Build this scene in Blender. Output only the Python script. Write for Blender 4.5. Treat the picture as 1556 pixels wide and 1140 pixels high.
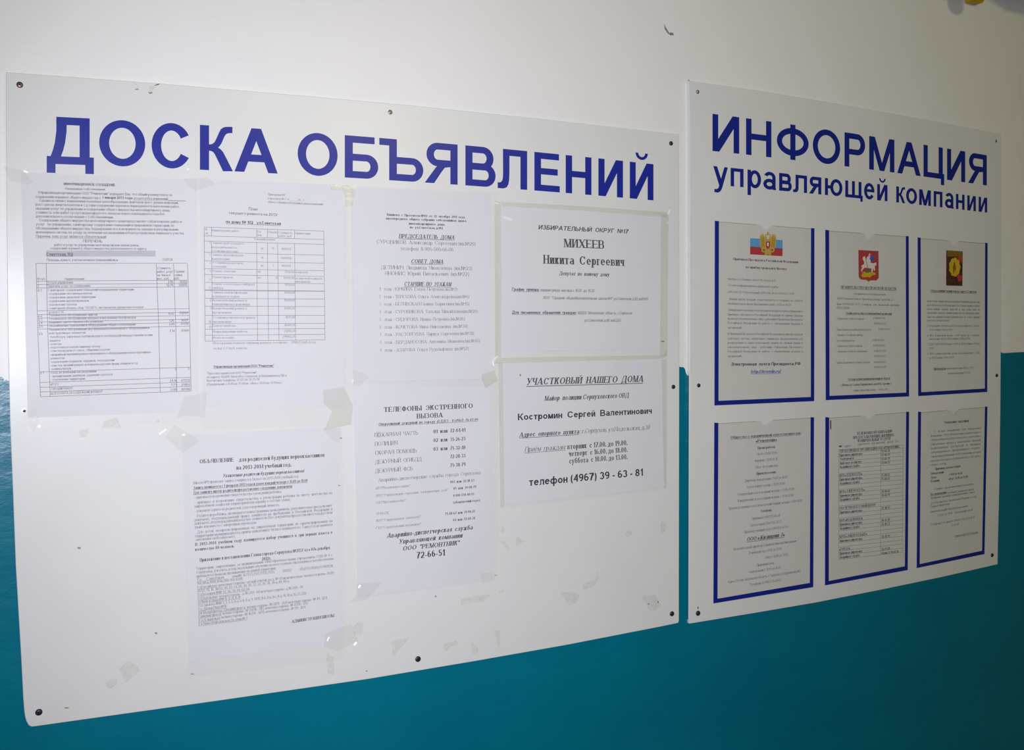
# Stairwell wall with two notice boards, built in real size (metres).
import bpy, math, random
from mathutils import Vector, Matrix

for o in list(bpy.data.objects):
    bpy.data.objects.remove(o)
SC = bpy.context.scene
COL = SC.collection
random.seed(7)

# ------------------------------------------------------------------ camera
S = 0.8                       # board one is 0.8 m tall
ZT = 1.883                    # height of its top edge above the floor
FPX, W, H = 1483.01, 1556.0, 1140.0
RW = ((0.87975088, 0.00983663, -0.47533318),
      (-0.02430204, 0.99940937, -0.02429647),
      (0.47481344, 0.0329264, 0.87947033))
CP = (-0.02642923, 0.41659086, -1.6226944)
def cvt(v):                   # survey frame (right, down, into wall) -> Blender
    return Vector((v[0], v[2], -v[1]))
CAM = cvt(CP) * S + Vector((0, 0, ZT))
right, down, fwd = cvt(RW[0]), cvt(RW[1]), cvt(RW[2])
cam = bpy.data.cameras.new('camera')
cam.sensor_width = 36.0
cam.lens = FPX / W * 36.0
cam.clip_start = 0.01
co = bpy.data.objects.new('camera', cam)
COL.objects.link(co)
m = Matrix((right, -down, -fwd)).transposed().to_4x4()
m.translation = CAM
co.matrix_world = m
SC.camera = co

# ------------------------------------------------------------------ light
SC.view_settings.view_transform = 'Standard'
SC.view_settings.look = 'None'
SC.view_settings.exposure = 0.0
SC.view_settings.gamma = 1.0
SC.view_settings.use_curve_mapping = False
SC.cycles.transparent_max_bounces = 40
world = bpy.data.worlds.new('hall')
SC.world = world
world.use_nodes = True
world.node_tree.nodes['Background'].inputs[0].default_value = (0.9, 1.0, 0.35, 1)
world.node_tree.nodes['Background'].inputs[1].default_value = 0.045

def aim(o, target):
    d = (Vector(target) - o.location).normalized()
    o.rotation_euler = d.to_track_quat('-Z', 'Y').to_euler()

# the camera's own flash, a few centimetres beside the lens
fl = bpy.data.lights.new('camera_flash', 'SPOT')
fl.energy = 86.0
fl.color = (0.85, 0.86, 1.0)
fl.spot_size = math.radians(110)
fl.spot_blend = 1.0
fl.shadow_soft_size = 0.012
fo = bpy.data.objects.new('camera_flash', fl)
fo.location = CAM - right * 0.045 - down * 0.035
COL.objects.link(fo)
aim(fo, (0.85, 0, 1.50))
# the warm lamp on the stairwell ceiling
la = bpy.data.lights.new('ceiling_lamp', 'AREA')
la.shape = 'DISK'
la.size = 0.5
la.energy = 11.0
la.color = (1.0, 0.82, 0.28)
lo = bpy.data.objects.new('ceiling_lamp', la)
lo.location = (1.55, -3.0, 2.62)
COL.objects.link(lo)
aim(lo, (0.9, 0, 1.7))

# ------------------------------------------------------------------ helpers
def ray(u, v, d=0.0):
    """point seen at photo pixel (u, v) on the plane d metres in front of the wall"""
    a, b = (u - W / 2) / FPX, (v - H / 2) / FPX
    dr = right * a + down * b + fwd
    t = (-d - CAM.y) / dr.y
    return CAM + dr * t

class MB:
    def __init__(self):
        self.v, self.f, self.m = [], [], []
    def face(self, pts, mi=0):
        n = len(self.v)
        self.v += [tuple(p) for p in pts]
        self.f.append(tuple(range(n, n + len(pts))))
        self.m.append(mi)
    def prism(self, front, back, mi=0):
        n = len(front)
        self.face(front, mi)
        self.face(list(reversed(back)), mi)
        for i in range(n):
            j = (i + 1) % n
            self.face([front[j], front[i], back[i], back[j]], mi)
    def box(self, a, b, mi=0):
        x0, y0, z0 = a; x1, y1, z1 = b
        f = [(x0, y0, z0), (x1, y0, z0), (x1, y0, z1), (x0, y0, z1)]
        k = [(x0, y1, z0), (x1, y1, z0), (x1, y1, z1), (x0, y1, z1)]
        self.prism(f, k, mi)
    def build(self, name, mats, parent=None, smooth=False):
        me = bpy.data.meshes.new(name)
        me.from_pydata(self.v, [], self.f)
        for mt in (mats if isinstance(mats, (list, tuple)) else [mats]):
            me.materials.append(mt)
        me.polygons.foreach_set('material_index', self.m)
        if smooth:
            me.polygons.foreach_set('use_smooth', [True] * len(self.f))
        me.update()
        o = bpy.data.objects.new(name, me)
        COL.objects.link(o)
        if parent:
            o.parent = parent
            o.matrix_parent_inverse = parent.matrix_basis.inverted()
        return o

def empty(name, loc, label=None, cat=None, group=None):
    o = bpy.data.objects.new(name, None)
    o.location = loc
    o.empty_display_size = 0.05
    COL.objects.link(o)
    if label: o['label'] = label
    if cat: o['category'] = cat
    if group: o['group'] = group
    return o

# ------------------------------------------------------------------ materials
class NT:
    def __init__(self, name):
        self.mat = bpy.data.materials.new(name)
        self.mat.use_nodes = True
        self.t = self.mat.node_tree
        self.b = self.t.nodes['Principled BSDF']
        self.out = self.t.nodes['Material Output']
    def n(self, ty, **kw):
        x = self.t.nodes.new(ty)
        for k, v in kw.items():
            if k in x.inputs.keys() if isinstance(k, str) else False:
                x.inputs[k].default_value = v
            else:
                setattr(x, k, v)
        return x
    def l(self, a, b):
        self.t.links.new(a, b)
    def noise(self, scale, detail=4, rough=0.6, stretch=(1, 1, 1)):
        tc = self.n('ShaderNodeNewGeometry')
        mp = self.n('ShaderNodeMapping')
        mp.inputs['Scale'].default_value = stretch
        self.l(tc.outputs['Position'], mp.inputs['Vector'])
        x = self.n('ShaderNodeTexNoise')
        x.inputs['Scale'].default_value = scale
        x.inputs['Detail'].default_value = detail
        x.inputs['Roughness'].default_value = rough
        self.l(mp.outputs[0], x.inputs['Vector'])
        return x.outputs['Fac']
    def ramp(self, fac, stops):
        r = self.n('ShaderNodeValToRGB')
        e = r.color_ramp.elements
        while len(e) < len(stops): e.new(0.5)
        for i, (p, c) in enumerate(stops):
            e[i].position = p
            e[i].color = (c[0], c[1], c[2], 1) if isinstance(c, tuple) else (c, c, c, 1)
        self.l(fac, r.inputs[0])
        return r.outputs[0]
    def mix(self, fac, a, b):
        x = self.n('ShaderNodeMix', data_type='RGBA')
        for s, i in ((fac, 0), (a, 6), (b, 7)):
            if hasattr(s, 'links'): self.l(s, x.inputs[i])
            elif i == 0: x.inputs[0].default_value = s
            else: x.inputs[i].default_value = (*s, 1)
        return x.outputs[2]
    def math(self, op, a, b=None, clamp=False):
        x = self.n('ShaderNodeMath', operation=op, use_clamp=clamp)
        for s, i in ((a, 0), (b, 1)):
            if s is None: continue
            if hasattr(s, 'links'): self.l(s, x.inputs[i])
            else: x.inputs[i].default_value = s
        return x.outputs[0]
    def bump(self, h, strength, dist, prev=None):
        x = self.n('ShaderNodeBump')
        x.inputs['Strength'].default_value = strength
        x.inputs['Distance'].default_value = dist
        self.l(h, x.inputs['Height'])
        if prev: self.l(prev, x.inputs['Normal'])
        return x.outputs[0]

def simple(name, col, rough=0.5, spec=0.4, metal=0.0, noise=0.0, ns=200):
    t = NT(name)
    b = t.b
    b.inputs['Roughness'].default_value = rough
    b.inputs['Specular IOR Level'].default_value = spec
    b.inputs['Metallic'].default_value = metal
    k = 1 - noise
    c = t.ramp(t.noise(ns), [(0.3, tuple(x * k for x in col)), (0.7, tuple(min(1, x * (1 + noise)) for x in col))])
    t.l(c, b.inputs['Base Color'])
    return t.mat

def wall_material():
    t = NT('white_wall_paint'); b = t.b
    base = t.ramp(t.noise(2.2, 5), [(0.3, (0.80, 0.79, 0.77)), (0.7, (0.83, 0.82, 0.80))])
    geo = t.n('ShaderNodeNewGeometry')
    sep = t.n('ShaderNodeSeparateXYZ'); t.l(geo.outputs['Position'], sep.inputs[0])
    X, Z = sep.outputs['X'], sep.outputs['Z']
    nz = t.noise(9, 4, 0.6)
    # yellowed damp streaks running down the wall at the far upper right
    st = t.noise(7, 4, 0.65, (2.2, 1, 0.8))
    right_mask = t.n('ShaderNodeMapRange'); right_mask.inputs[1].default_value = 1.75; right_mask.inputs[2].default_value = 2.35
    t.l(X, right_mask.inputs[0])
    f = t.math('MULTIPLY', t.ramp(st, [(0.48, 0.0), (0.70, 0.6)]), right_mask.outputs[0])
    base = t.mix(f, base, (0.60, 0.53, 0.33))
    # small rust specks
    sp = t.ramp(t.noise(42, 2, 0.5), [(0.735, 0.0), (0.76, 0.55)])
    sp = t.math('MULTIPLY', sp, right_mask.outputs[0])
    base = t.mix(sp, base, (0.50, 0.42, 0.36))
    # lilac limewash that ran down from the ceiling
    def blob(cx, cz, rx, rz):
        dx = t.math('DIVIDE', t.math('SUBTRACT', X, cx), rx)
        dz = t.math('DIVIDE', t.math('SUBTRACT', Z, cz), rz)
        d = t.math('SQRT', t.math('ADD', t.math('MULTIPLY', dx, dx), t.math('MULTIPLY', dz, dz)))
        d = t.math('ADD', d, t.math('MULTIPLY', t.math('SUBTRACT', nz, 0.5), 0.7))
        r = t.ramp(d, [(0.72, 1.0), (1.0, 0.0)])
        return r
    for (u, v, ru, rv) in LILAC:
        p, q, r2 = ray(u, v), ray(u + ru, v), ray(u, v + rv)
        k = blob(p.x, p.z, abs(q.x - p.x), abs(r2.z - p.z))
        base = t.mix(t.math('MULTIPLY', k, 0.8), base, (0.43, 0.42, 0.56))
    t.l(base, b.inputs['Base Color'])
    b.inputs['Roughness'].default_value = 0.42
    b.inputs['Specular IOR Level'].default_value = 0.35
    br = t.noise(60, 3, 0.55, (0.25, 1, 1.6))
    n1 = t.bump(br, 0.35, 0.0008)
    n2 = t.bump(t.noise(7, 2), 0.5, 0.004, n1)
    t.l(n2, b.inputs['Normal'])
    return t.mat
LILAC = [(1452, 8, 14, 17), (1440, -18, 60, 22), (1545, 0, 55, 24), (1520, -18, 90, 24)]

def teal_material():
    t = NT('teal_oil_paint'); b = t.b
    c = t.ramp(t.noise(5, 6, 0.65, (0.6, 1, 1)), [(0.3, (0.0, 0.140, 0.220)), (0.7, (0.0, 0.172, 0.245))])
    t.l(c, b.inputs['Base Color'])
    b.inputs['Roughness'].default_value = 0.27
    b.inputs['Specular IOR Level'].default_value = 0.35
    wob = t.bump(t.noise(55, 4, 0.6, (0.6, 1, 1.3)), 0.4, 0.0014)
    wob = t.bump(t.noise(12, 2, 0.5), 0.5, 0.004, wob)
    t.l(wob, b.inputs['Normal'])
    return t.mat

def clear_material(name, tint=(0.97, 0.97, 0.97), gloss=0.06, rough=0.15, bump=0.0, bs=40, haze=0.0):
    t = NT(name)
    t.t.nodes.remove(t.b)
    tr = t.n('ShaderNodeBsdfTransparent'); tr.inputs[0].default_value = (*tint, 1)
    gl = t.n('ShaderNodeBsdfGlossy'); gl.inputs['Roughness'].default_value = rough
    mx = t.n('ShaderNodeMixShader'); mx.inputs[0].default_value = gloss
    if bump:
        nn = t.bump(t.noise(bs, 3), 1.0, bump)
        t.l(nn, gl.inputs['Normal'])
    t.l(tr.outputs[0], mx.inputs[1]); t.l(gl.outputs[0], mx.inputs[2])
    last = mx
    if haze:
        df = t.n('ShaderNodeBsdfDiffuse'); df.inputs[0].default_value = (tint[0] * .8, tint[1] * .8, tint[2] * .75, 1)
        m2 = t.n('ShaderNodeMixShader'); m2.inputs[0].default_value = haze
        t.l(mx.outputs[0], m2.inputs[1]); t.l(df.outputs[0], m2.inputs[2]); last = m2
    t.l(last.outputs[0], t.out.inputs[0])
    return t.mat

def residue_material():
    t = NT('old_glue'); b = t.b
    b.inputs['Base Color'].default_value = (0.46, 0.42, 0.35, 1)
    b.inputs['Roughness'].default_value = 0.8
    a = t.ramp(t.noise(230, 4, 0.7), [(0.38, 0.04), (0.68, 0.17)])
    t.l(a, b.inputs['Alpha'])
    return t.mat

def board_material():
    t = NT('white_plastic'); b = t.b
    c = t.ramp(t.noise(6, 4), [(0.3, (0.70, 0.705, 0.685)), (0.7, (0.73, 0.735, 0.715))])
    sm = t.ramp(t.noise(25, 5, 0.7), [(0.66, 0.0), (0.80, 0.25)])
    c = t.mix(sm, c, (0.60, 0.57, 0.50))
    t.l(c, b.inputs['Base Color'])
    b.inputs['Roughness'].default_value = 0.30
    b.inputs['Specular IOR Level'].default_value = 0.32
    t.l(t.bump(t.noise(5, 2), 0.4, 0.003), b.inputs['Normal'])
    return t.mat

def paper_material(name, c0):
    t = NT(name); b = t.b
    c = t.ramp(t.noise(14, 3), [(0.3, tuple(x * 0.985 for x in c0)), (0.7, c0)])
    t.l(c, b.inputs['Base Color'])
    b.inputs['Roughness'].default_value = 0.75
    b.inputs['Specular IOR Level'].default_value = 0.2
    t.l(t.bump(t.noise(9, 2, 0.5, (1.6, 1, 0.6)), 0.4, 0.004), b.inputs['Normal'])
    return t.mat

M_WALL = wall_material()
M_TEAL = teal_material()
M_BOARD = board_material()
M_PAPER = paper_material('office_paper', (0.70, 0.702, 0.725))
M_PAPER2 = paper_material('pocket_paper', (0.68, 0.665, 0.65))
M_BLUE = simple('blue_print', (0.008, 0.020, 0.28), 0.34, 0.42)
M_BLUE2 = simple('blue_pocket_tape', (0.007, 0.018, 0.23), 0.35, 0.4, noise=0.05)
M_INK = simple('black_ink', (0.055, 0.052, 0.065), 0.7, 0.1)
M_INKL = simple('faded_ink', (0.17, 0.165, 0.18), 0.7, 0.1)
M_INKM = simple('toner_grey', (0.10, 0.095, 0.11), 0.7, 0.1)
M_GREYBOX = simple('grey_shading', (0.50, 0.50, 0.54), 0.8, 0.1, noise=0.04, ns=120)
M_SLEEVE = clear_material('clear_sleeve', (0.99, 0.99, 0.985), 0.008, 0.3, 0.0004, 22)
M_TAPE = clear_material('adhesive_tape', (0.996, 0.996, 0.992), 0.015, 0.15, 0.0006, 60, 0.022)
M_OLDTAPE = clear_material('yellowed_tape', (0.993, 0.991, 0.978), 0.025, 0.2, 0.0008, 90, 0.045)
M_COVER = clear_material('pocket_film', (0.97, 0.97, 0.955), 0.02, 0.15, 0.0006, 15)
M_CREASE_GLINT = simple('tape_fold_glint', (0.86, 0.85, 0.80), 0.35, 0.8)  # opaque near-white, paints the bright glint on tape folds
M_EDGE = simple('cut_film_edge', (.42, .39, .31), .4)
M_GLUE = residue_material()
M_SCREW = simple('dark_screw', (0.045, 0.04, 0.045), 0.38, 0.5, 0.6, 0.15)
M_BRONZE = simple('brown_screw', (0.16, 0.11, 0.09), 0.35, 0.5, 0.7, 0.2)
M_STEEL = simple('zinc_screw', (0.42, 0.40, 0.33), 0.35, 0.5, 0.8, 0.2)
M_WASHER = simple('bright_washer', (0.92, 0.88, 0.82), 0.3, 0.8, 0.0)
M_RECESS_SHADE = simple('recess_shade', (0.01, 0.01, 0.01), 0.8, 0.1)  # near-black colour painted as the shade inside the driver slot
M_DIRT = simple('grey_scuff', (0.25, 0.24, 0.22), 0.8, 0.1)
M_MUSTARD = simple('mustard_plastic', (0.42, 0.27, 0.01), 0.4, 0.4, noise=0.1, ns=40)
M_GOLD = simple('print_gold', (0.55, 0.38, 0.08), 0.6, 0.2)
M_RED = simple('print_red', (0.46, 0.05, 0.06), 0.6, 0.2)
M_SKY = simple('print_light_blue', (0.12, 0.36, 0.66), 0.6, 0.2)
M_CAPE = simple('print_blue', (0.06, 0.12, 0.42), 0.6, 0.2)
M_CREAM = simple('print_white', (0.74, 0.70, 0.66), 0.6, 0.2)
M_BROWN = simple('print_brown', (0.085, 0.03, 0.02), 0.6, 0.2, noise=0.6, ns=260)
M_OCHRE = simple('print_ochre', (0.26, 0.13, 0.02), 0.6, 0.2, noise=0.3, ns=300)
M_YELLOW = simple('print_yellow', (0.62, 0.44, 0.02), 0.6, 0.2, noise=0.2, ns=300)
M_GREEN = simple('print_olive', (0.16, 0.15, 0.05), 0.6, 0.2)
M_FLOOR = simple('concrete_floor', (0.22, 0.21, 0.20), 0.8, 0.2, noise=0.2, ns=8)

# ------------------------------------------------------------------ lettering
# every glyph is drawn in a frame w wide and h tall from stems (s), bars (b), thin diagonals (th)
class Strokes(list):
    k = 0
    def __init__(self):
        super().__init__(); self.ids = []
    def append(self, x):
        super().append(x); self.ids.append(self.k)

class Pen:
    def __init__(self, s, b, th, serif, seg):
        self.s, self.b, self.th, self.serif, self.seg = s, b, th, serif, seg
        self.p = Strokes()
    def R(self, x0, y0, x1, y1):
        self.p.k += 1
        self.p.append([(x0, y0), (x1, y0), (x1, y1), (x0, y1)])
    def V(self, x0, y0, y1, lo=1, hi=1, t=None):        # vertical stem
        t = t or self.s
        self.R(x0, y0, x0 + t, y1)
        if self.serif:
            e = self.s * 0.45
            if lo: self.R(x0 - e, y0, x0 + t + e, y0 + self.b * .8)
            if hi: self.R(x0 - e, y1 - self.b * .8, x0 + t + e, y1)
    def D(self, xb, xt, y0, y1, t, lo=0, hi=0):         # diagonal with level cuts
        self.p.k += 1
        self.p.append([(xb, y0), (xb + t, y0), (xt + t, y1), (xt, y1)])
        if self.serif:
            e = self.s * 0.5
            if lo: self.R(xb - e, y0, xb + t + e, y0 + self.b * .8)
            if hi: self.R(xt - e, y1 - self.b * .8, xt + t + e, y1)
    def ring(self, x0, x1, y0, y1, a0=0, a1=360):
        self.p.k += 1
        cx, cy, rx, ry = (x0 + x1) / 2, (y0 + y1) / 2, (x1 - x0) / 2, (y1 - y0) / 2
        ix, iy = max(rx - self.s, rx * .15), max(ry - self.b, ry * .15)
        n = max(2, int(abs(a1 - a0) / 360 * self.seg + .5))
        pr = None
        for i in range(n + 1):
            a = math.radians(a0 + (a1 - a0) * i / n)
            c, s_ = math.cos(a), math.sin(a)
            q = ((cx + rx * c, cy + ry * s_), (cx + ix * c, cy + iy * s_))
            if pr: self.p.append([pr[0], q[0], q[1], pr[1]])
            pr = q
    def bowl(self, x0, x1, y0, y1, left=False):         # D shape: two bars closed by an arc
        ry = (y1 - y0) / 2
        rx = min((x1 - x0) * .55, ry * 1.05)
        if not left:
            xm = x1 - rx
            self.R(x0, y0, xm, y0 + self.b); self.R(x0, y1 - self.b, xm, y1)
            self.ring(xm - rx, x1, y0, y1, -90, 90)
        else:
            xm = x0 + rx
            self.R(xm, y0, x1, y0 + self.b); self.R(xm, y1 - self.b, x1, y1)
            self.ring(x0, xm + rx, y0, y1, 90, 270)
    def S(self, pts):                                    # free stroke
        self.p.k += 1
        if self.seg >= 30:                               # big letters: round the bends
            q = []
            P = [pts[0]] + list(pts) + [pts[-1]]
            for i in range(1, len(P) - 2):
                for k in range(5):
                    t = k / 5
                    q.append(tuple(.5 * (2 * P[i][c] + (P[i + 1][c] - P[i - 1][c]) * t + (2 * P[i - 1][c] - 5 * P[i][c] + 4 * P[i + 1][c] - P[i + 2][c]) * t * t
                                         + (3 * P[i][c] - P[i - 1][c] - 3 * P[i + 1][c] + P[i + 2][c]) * t ** 3) for c in (0, 1)))
            pts = q + [pts[-1]]
        L, Rr = [], []
        n = len(pts)
        for i in range(n):
            a, c = pts[max(0, i - 1)], pts[min(n - 1, i + 1)]
            dx, dy = c[0] - a[0], c[1] - a[1]
            l = math.hypot(dx, dy) or 1
            dx, dy = dx / l, dy / l
            k = (self.s * abs(dy) + self.b * abs(dx)) / 2
            L.append((pts[i][0] - dy * k, pts[i][1] + dx * k))
            Rr.append((pts[i][0] + dy * k, pts[i][1] - dx * k))
        for i in range(n - 1):
            self.p.append([L[i], L[i + 1], Rr[i + 1], Rr[i]])

WC = {'А': .98, 'Б': .80, 'В': .84, 'Г': .66, 'Д': 1.0, 'Е': .76, 'Ж': 1.16, 'З': .76, 'И': .82, 'Й': .82, 'К': .80, 'Л': .86,
      'М': .98, 'Н': .82, 'О': .98, 'П': .82, 'Р': .79, 'С': .92, 'Т': .82, 'У': .85, 'Ф': 1.0, 'Х': .90, 'Ц': .90, 'Ч': .76,
      'Ш': 1.14, 'Щ': 1.22, 'Ъ': 1.0, 'Ы': 1.06, 'Ь': .78, 'Э': .9, 'Ю': 1.3, 'Я': .86}
WL = {'а': .66, 'б': .68, 'в': .62, 'г': .45, 'д': .72, 'е': .67, 'ж': .86, 'з': .56, 'и': .62, 'й': .62, 'к': .56, 'л': .66,
      'м': .78, 'н': .61, 'о': .69, 'п': .61, 'р': .67, 'с': .62, 'т': .58, 'у': .66, 'ф': .98, 'х': .66, 'ц': .68, 'ч': .56,
      'ш': .88, 'щ': .94, 'ъ': .74, 'ы': .82, 'ь': .58, 'э': .62, 'ю': .92, 'я': .61, 'ё': .67}
WO = {'.': .16, ',': .16, ':': .16, ';': .16, '!': .17, '-': .34, '–': .6, '(': .32, ')': .32, '"': .38, '/': .42, '№': 1.3, '_': .74,
      '%': 1.1, '*': .34, '«': .52, '»': .52, '+': .6, '1': .42}
LAT = {'h': .62, 't': .36, 'p': .67, 'k': .6, 'r': .4, 'e': .67, 'm': .98, 'l': .18, 'i': .18, 'n': .6, 'u': .6}
XH = 0.72

def glyph(ch, pen, w=None):
    """draws into pen.p, returns the ink width"""
    P, s, b, th = pen, pen.s, pen.b, pen.th
    if ch in WC:
        w = w or WC[ch]; body(ch, P, w, 1.0)
    elif ch in WL:
        w = w or WL[ch]
        if ch == 'а':
            h = XH
            P.V(w - s, 0, h * .72, 0, 0)
            P.ring(w * .04, w, h * .36, h, 0, 158)
            P.ring(0, w * .99, 0, h * .61)
            if not P.serif: P.R(w - s, 0, w + s * .12, h * .1)
        elif ch == 'е' or ch == 'ё':
            h = XH
            P.ring(0, w, 0, h, 5, 325)
            P.R(s * .6, h * .45, w - s * .05, h * .45 + b * .9)
            if ch == 'ё':
                P.R(w * .18, .85, w * .18 + s * .9, .85 + s * .8); P.R(w * .62, .85, w * .62 + s * .9, .85 + s * .8)
        elif ch == 'р':
            P.V(0, -.29, XH, 1, 0); P.ring(s * .3, w, 0, XH)
        elif ch == 'у':
            h = XH
            if P.serif or s < .17:
                P.D(w * .5 - s * .45, 0, 0, h, s * 1.05, 0, 1)
                P.D(w * .26, w - th * 1.05, -.13, h, th * 1.05, 0, 1)
                P.S([(w * .26 + th * .62, -.09), (w * .26 + th * .2, -.18), (w * .2, -.235), (w * .12, -.25), (w * .03, -.245)])
            else:
                cv = lambda x, y: ((x - 133) / 217 * w, (396 + (x - 133) * .083 - y) / 383)
                traced(P, [(133, 120), (220, 404)], [(190, 125), (262, 350)], cv)
                traced(P, [(297, 134), (220, 404), (213, 435), (200, 455), (180, 463), (150, 457)], [(350, 138), (270, 432), (255, 470), (238, 497), (205, 515), (150, 507)], cv)
        elif ch == 'ф':
            P.V(w / 2 - s / 2, -.29, 1.0, 1, 0); P.ring(0, w * .5 + s * .5, 0, XH); P.ring(w * .5 - s * .5, w, 0, XH)
        elif ch == 'б':
            P.ring(0, w, 0, XH * .94); P.S([(s * .5, .33), (s * .6, .6), (w * .22, .82), (w * .5, .9), (w * .9, 1.0)])
        elif ch == 'й':
            body('И', P, w, XH); breve(P, w, XH)
        elif ch == 'д':
            body('Д', P, w, XH)
        else:
            body(ch.upper(), P, w, XH)
    elif ch in LAT:
        w = LAT[ch]; h = XH
        if ch == 'h': P.V(0, 0, 1); P.V(w - s, 0, h * .6, 1, 0); P.ring(0, w, h * .2, h, 0, 170)
        elif ch == 'n': P.V(0, 0, h); P.V(w - s, 0, h * .6, 1, 0); P.ring(0, w, h * .2, h, 0, 170)
        elif ch == 'm':
            P.V(0, 0, h); P.V(w / 2 - s / 2, 0, h * .6, 1, 0); P.V(w - s, 0, h * .6, 1, 0)
            P.ring(0, w / 2 + s / 2, h * .2, h, 0, 170); P.ring(w / 2 - s / 2, w, h * .2, h, 0, 170)
        elif ch == 'u': P.V(0, h * .3, h); P.V(w - s, 0, h); P.ring(0, w, 0, h * .8, 180, 350)
        elif ch == 't': P.V(s * .5, .1, .93, 0, 0); P.R(0, h - b, w, h); P.R(s * .5, 0, w, b)
        elif ch == 'p': P.V(0, -.29, h, 1, 0); P.ring(s * .3, w, 0, h)
        elif ch == 'k': P.V(0, 0, 1); P.D(s, w - s, .25, h, th); P.D(w - s, w * .3, 0, h * .5, s)
        elif ch == 'r': P.V(0, 0, h); P.ring(0, w * 1.4, h * .3, h, 60, 170)
        elif ch == 'e': P.ring(0, w, 0, h, 5, 325); P.R(s * .6, h * .45, w, h * .45 + b * .9)
        elif ch == 'l': P.V(0, 0, 1)
        elif ch == 'i': P.V(0, 0, h); P.R(0, .86, s, 1)
    elif ch.isdigit():
        w = w or WO.get(ch, .68); h = 1.0
        if ch == '0': P.ring(0, w, 0, 1)
        elif ch == '1':
            P.V(w - s, 0, 1, 1, 0); P.D(0, w - s, .68, .93, s * .9)
        elif ch == '2':
            P.ring(0, w, .38, 1, -25, 170); P.R(0, 0, w, b); P.S([(w * .86, .56), (w * .6, .36), (w * .3, .18), (w * .1, b * .7)])
        elif ch == '3':
            P.ring(0, w * .95, .46, 1, -80, 160); P.ring(0, w, 0, .46 + b, -160, 85)
        elif ch == '4':
            P.V(w * .62, 0, 1, 1, 0); P.R(0, .24, w, .24 + b); P.D(0, w * .62, .26, 1, th)
        elif ch == '5':
            P.R(w * .15, 1 - b, w * .94, 1); P.R(w * .12, .48, w * .12 + s * .8, 1); P.ring(0, w, 0, .66, -160, 140)
        elif ch == '6':
            P.ring(0, w, 0, .64); P.ring(0, w * 1.05, .0, 1, 62, 190)
        elif ch == '7':
            P.R(0, 1 - b, w, 1); P.S([(w * .93, 1 - b), (w * .62, .62), (w * .45, .3), (w * .38, 0)])
        elif ch == '8':
            P.ring(w * .06, w * .94, .5 - b * .4, 1); P.ring(0, w, 0, .5 + b * .5)
        elif ch == '9':
            P.ring(0, w, .36, 1); P.ring(-w * .05, w, 0, 1, -118, 10)
    elif ch in WO:
        w = WO[ch]; d = max(s, .15)
        if ch in '.!': P.R(0, 0, d, d)
        if ch in ',;': P.R(0, -.1, d, d)
        if ch == ':': P.R(0, 0, d, d)
        if ch in ':;': P.R(0, .5, d, .5 + d)
        if ch == '!': P.R(0, .28, d, 1)
        if ch == '-': P.R(0, .27, w, .27 + max(b, .1))
        if ch == '–': P.R(0, .3, w, .3 + max(b, .1))
        if ch == '_': P.R(0, -.16, w, -.1)
        if ch == '(': P.ring(0, w * 2, -.25, 1.05, 110, 250)
        if ch == ')': P.ring(-w, w, -.25, 1.05, -70, 70)
        if ch == '"': P.R(0, .66, s * .9, 1); P.R(w - s * .9, .66, w, 1)
        if ch == '/': P.D(0, w - s, -.05, 1.03, s)
        if ch == '*': P.R(0, .8, w, .88); P.R(w * .4, .66, w * .6, 1)
        if ch == '+': P.R(0, .35, w, .35 + b); P.R(w / 2 - s / 2, .1, w / 2 + s / 2, .7)
        if ch == '%': P.ring(0, .45, .45, 1); P.ring(.62, w, 0, .55); P.D(.2, .75, 0, 1, th)
        if ch in '«»':
            for x in (0, w * .5):
                k = [(x + w * .4, .55), (x, .33), (x + w * .4, .1)]
                if ch == '»': k = [(2 * x + w * .4 - q[0], q[1]) for q in k]
                P.S(k)
        if ch == '№':
            P.V(0, 0, 1, 1, 0); P.V(.62, 0, 1, 0, 1); P.D(.62, 0, 0, 1, s)
            P.ring(.88, w, .4, .86); P.R(.9, .18, w, .18 + b)
    else:
        return w or .3
    return w

def traced(P, left, rgt, conv):
    """a bent limb between two matching edges"""
    P.p.k += 1
    L = [conv(*p) for p in left]; Rr = [conv(*p) for p in rgt]
    for i in range(len(L) - 1):
        P.p.append([L[i], L[i + 1], Rr[i + 1], Rr[i]])

def breve(P, w, h):
    c, n = w * .5, 10
    t = min(P.s, .17) * .55
    P.p.k += 1
    pr = None
    for i in range(n + 1):
        a = math.radians(180 + 180 * i / n)
        q = ((c + .21 * math.cos(a), h + .27 + .19 * math.sin(a)), (c + (.21 - t) * math.cos(a), h + .27 + (.19 - t * .85) * math.sin(a)))
        if pr: P.p.append([pr[0], q[0], q[1], pr[1]])
        pr = q

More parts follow.
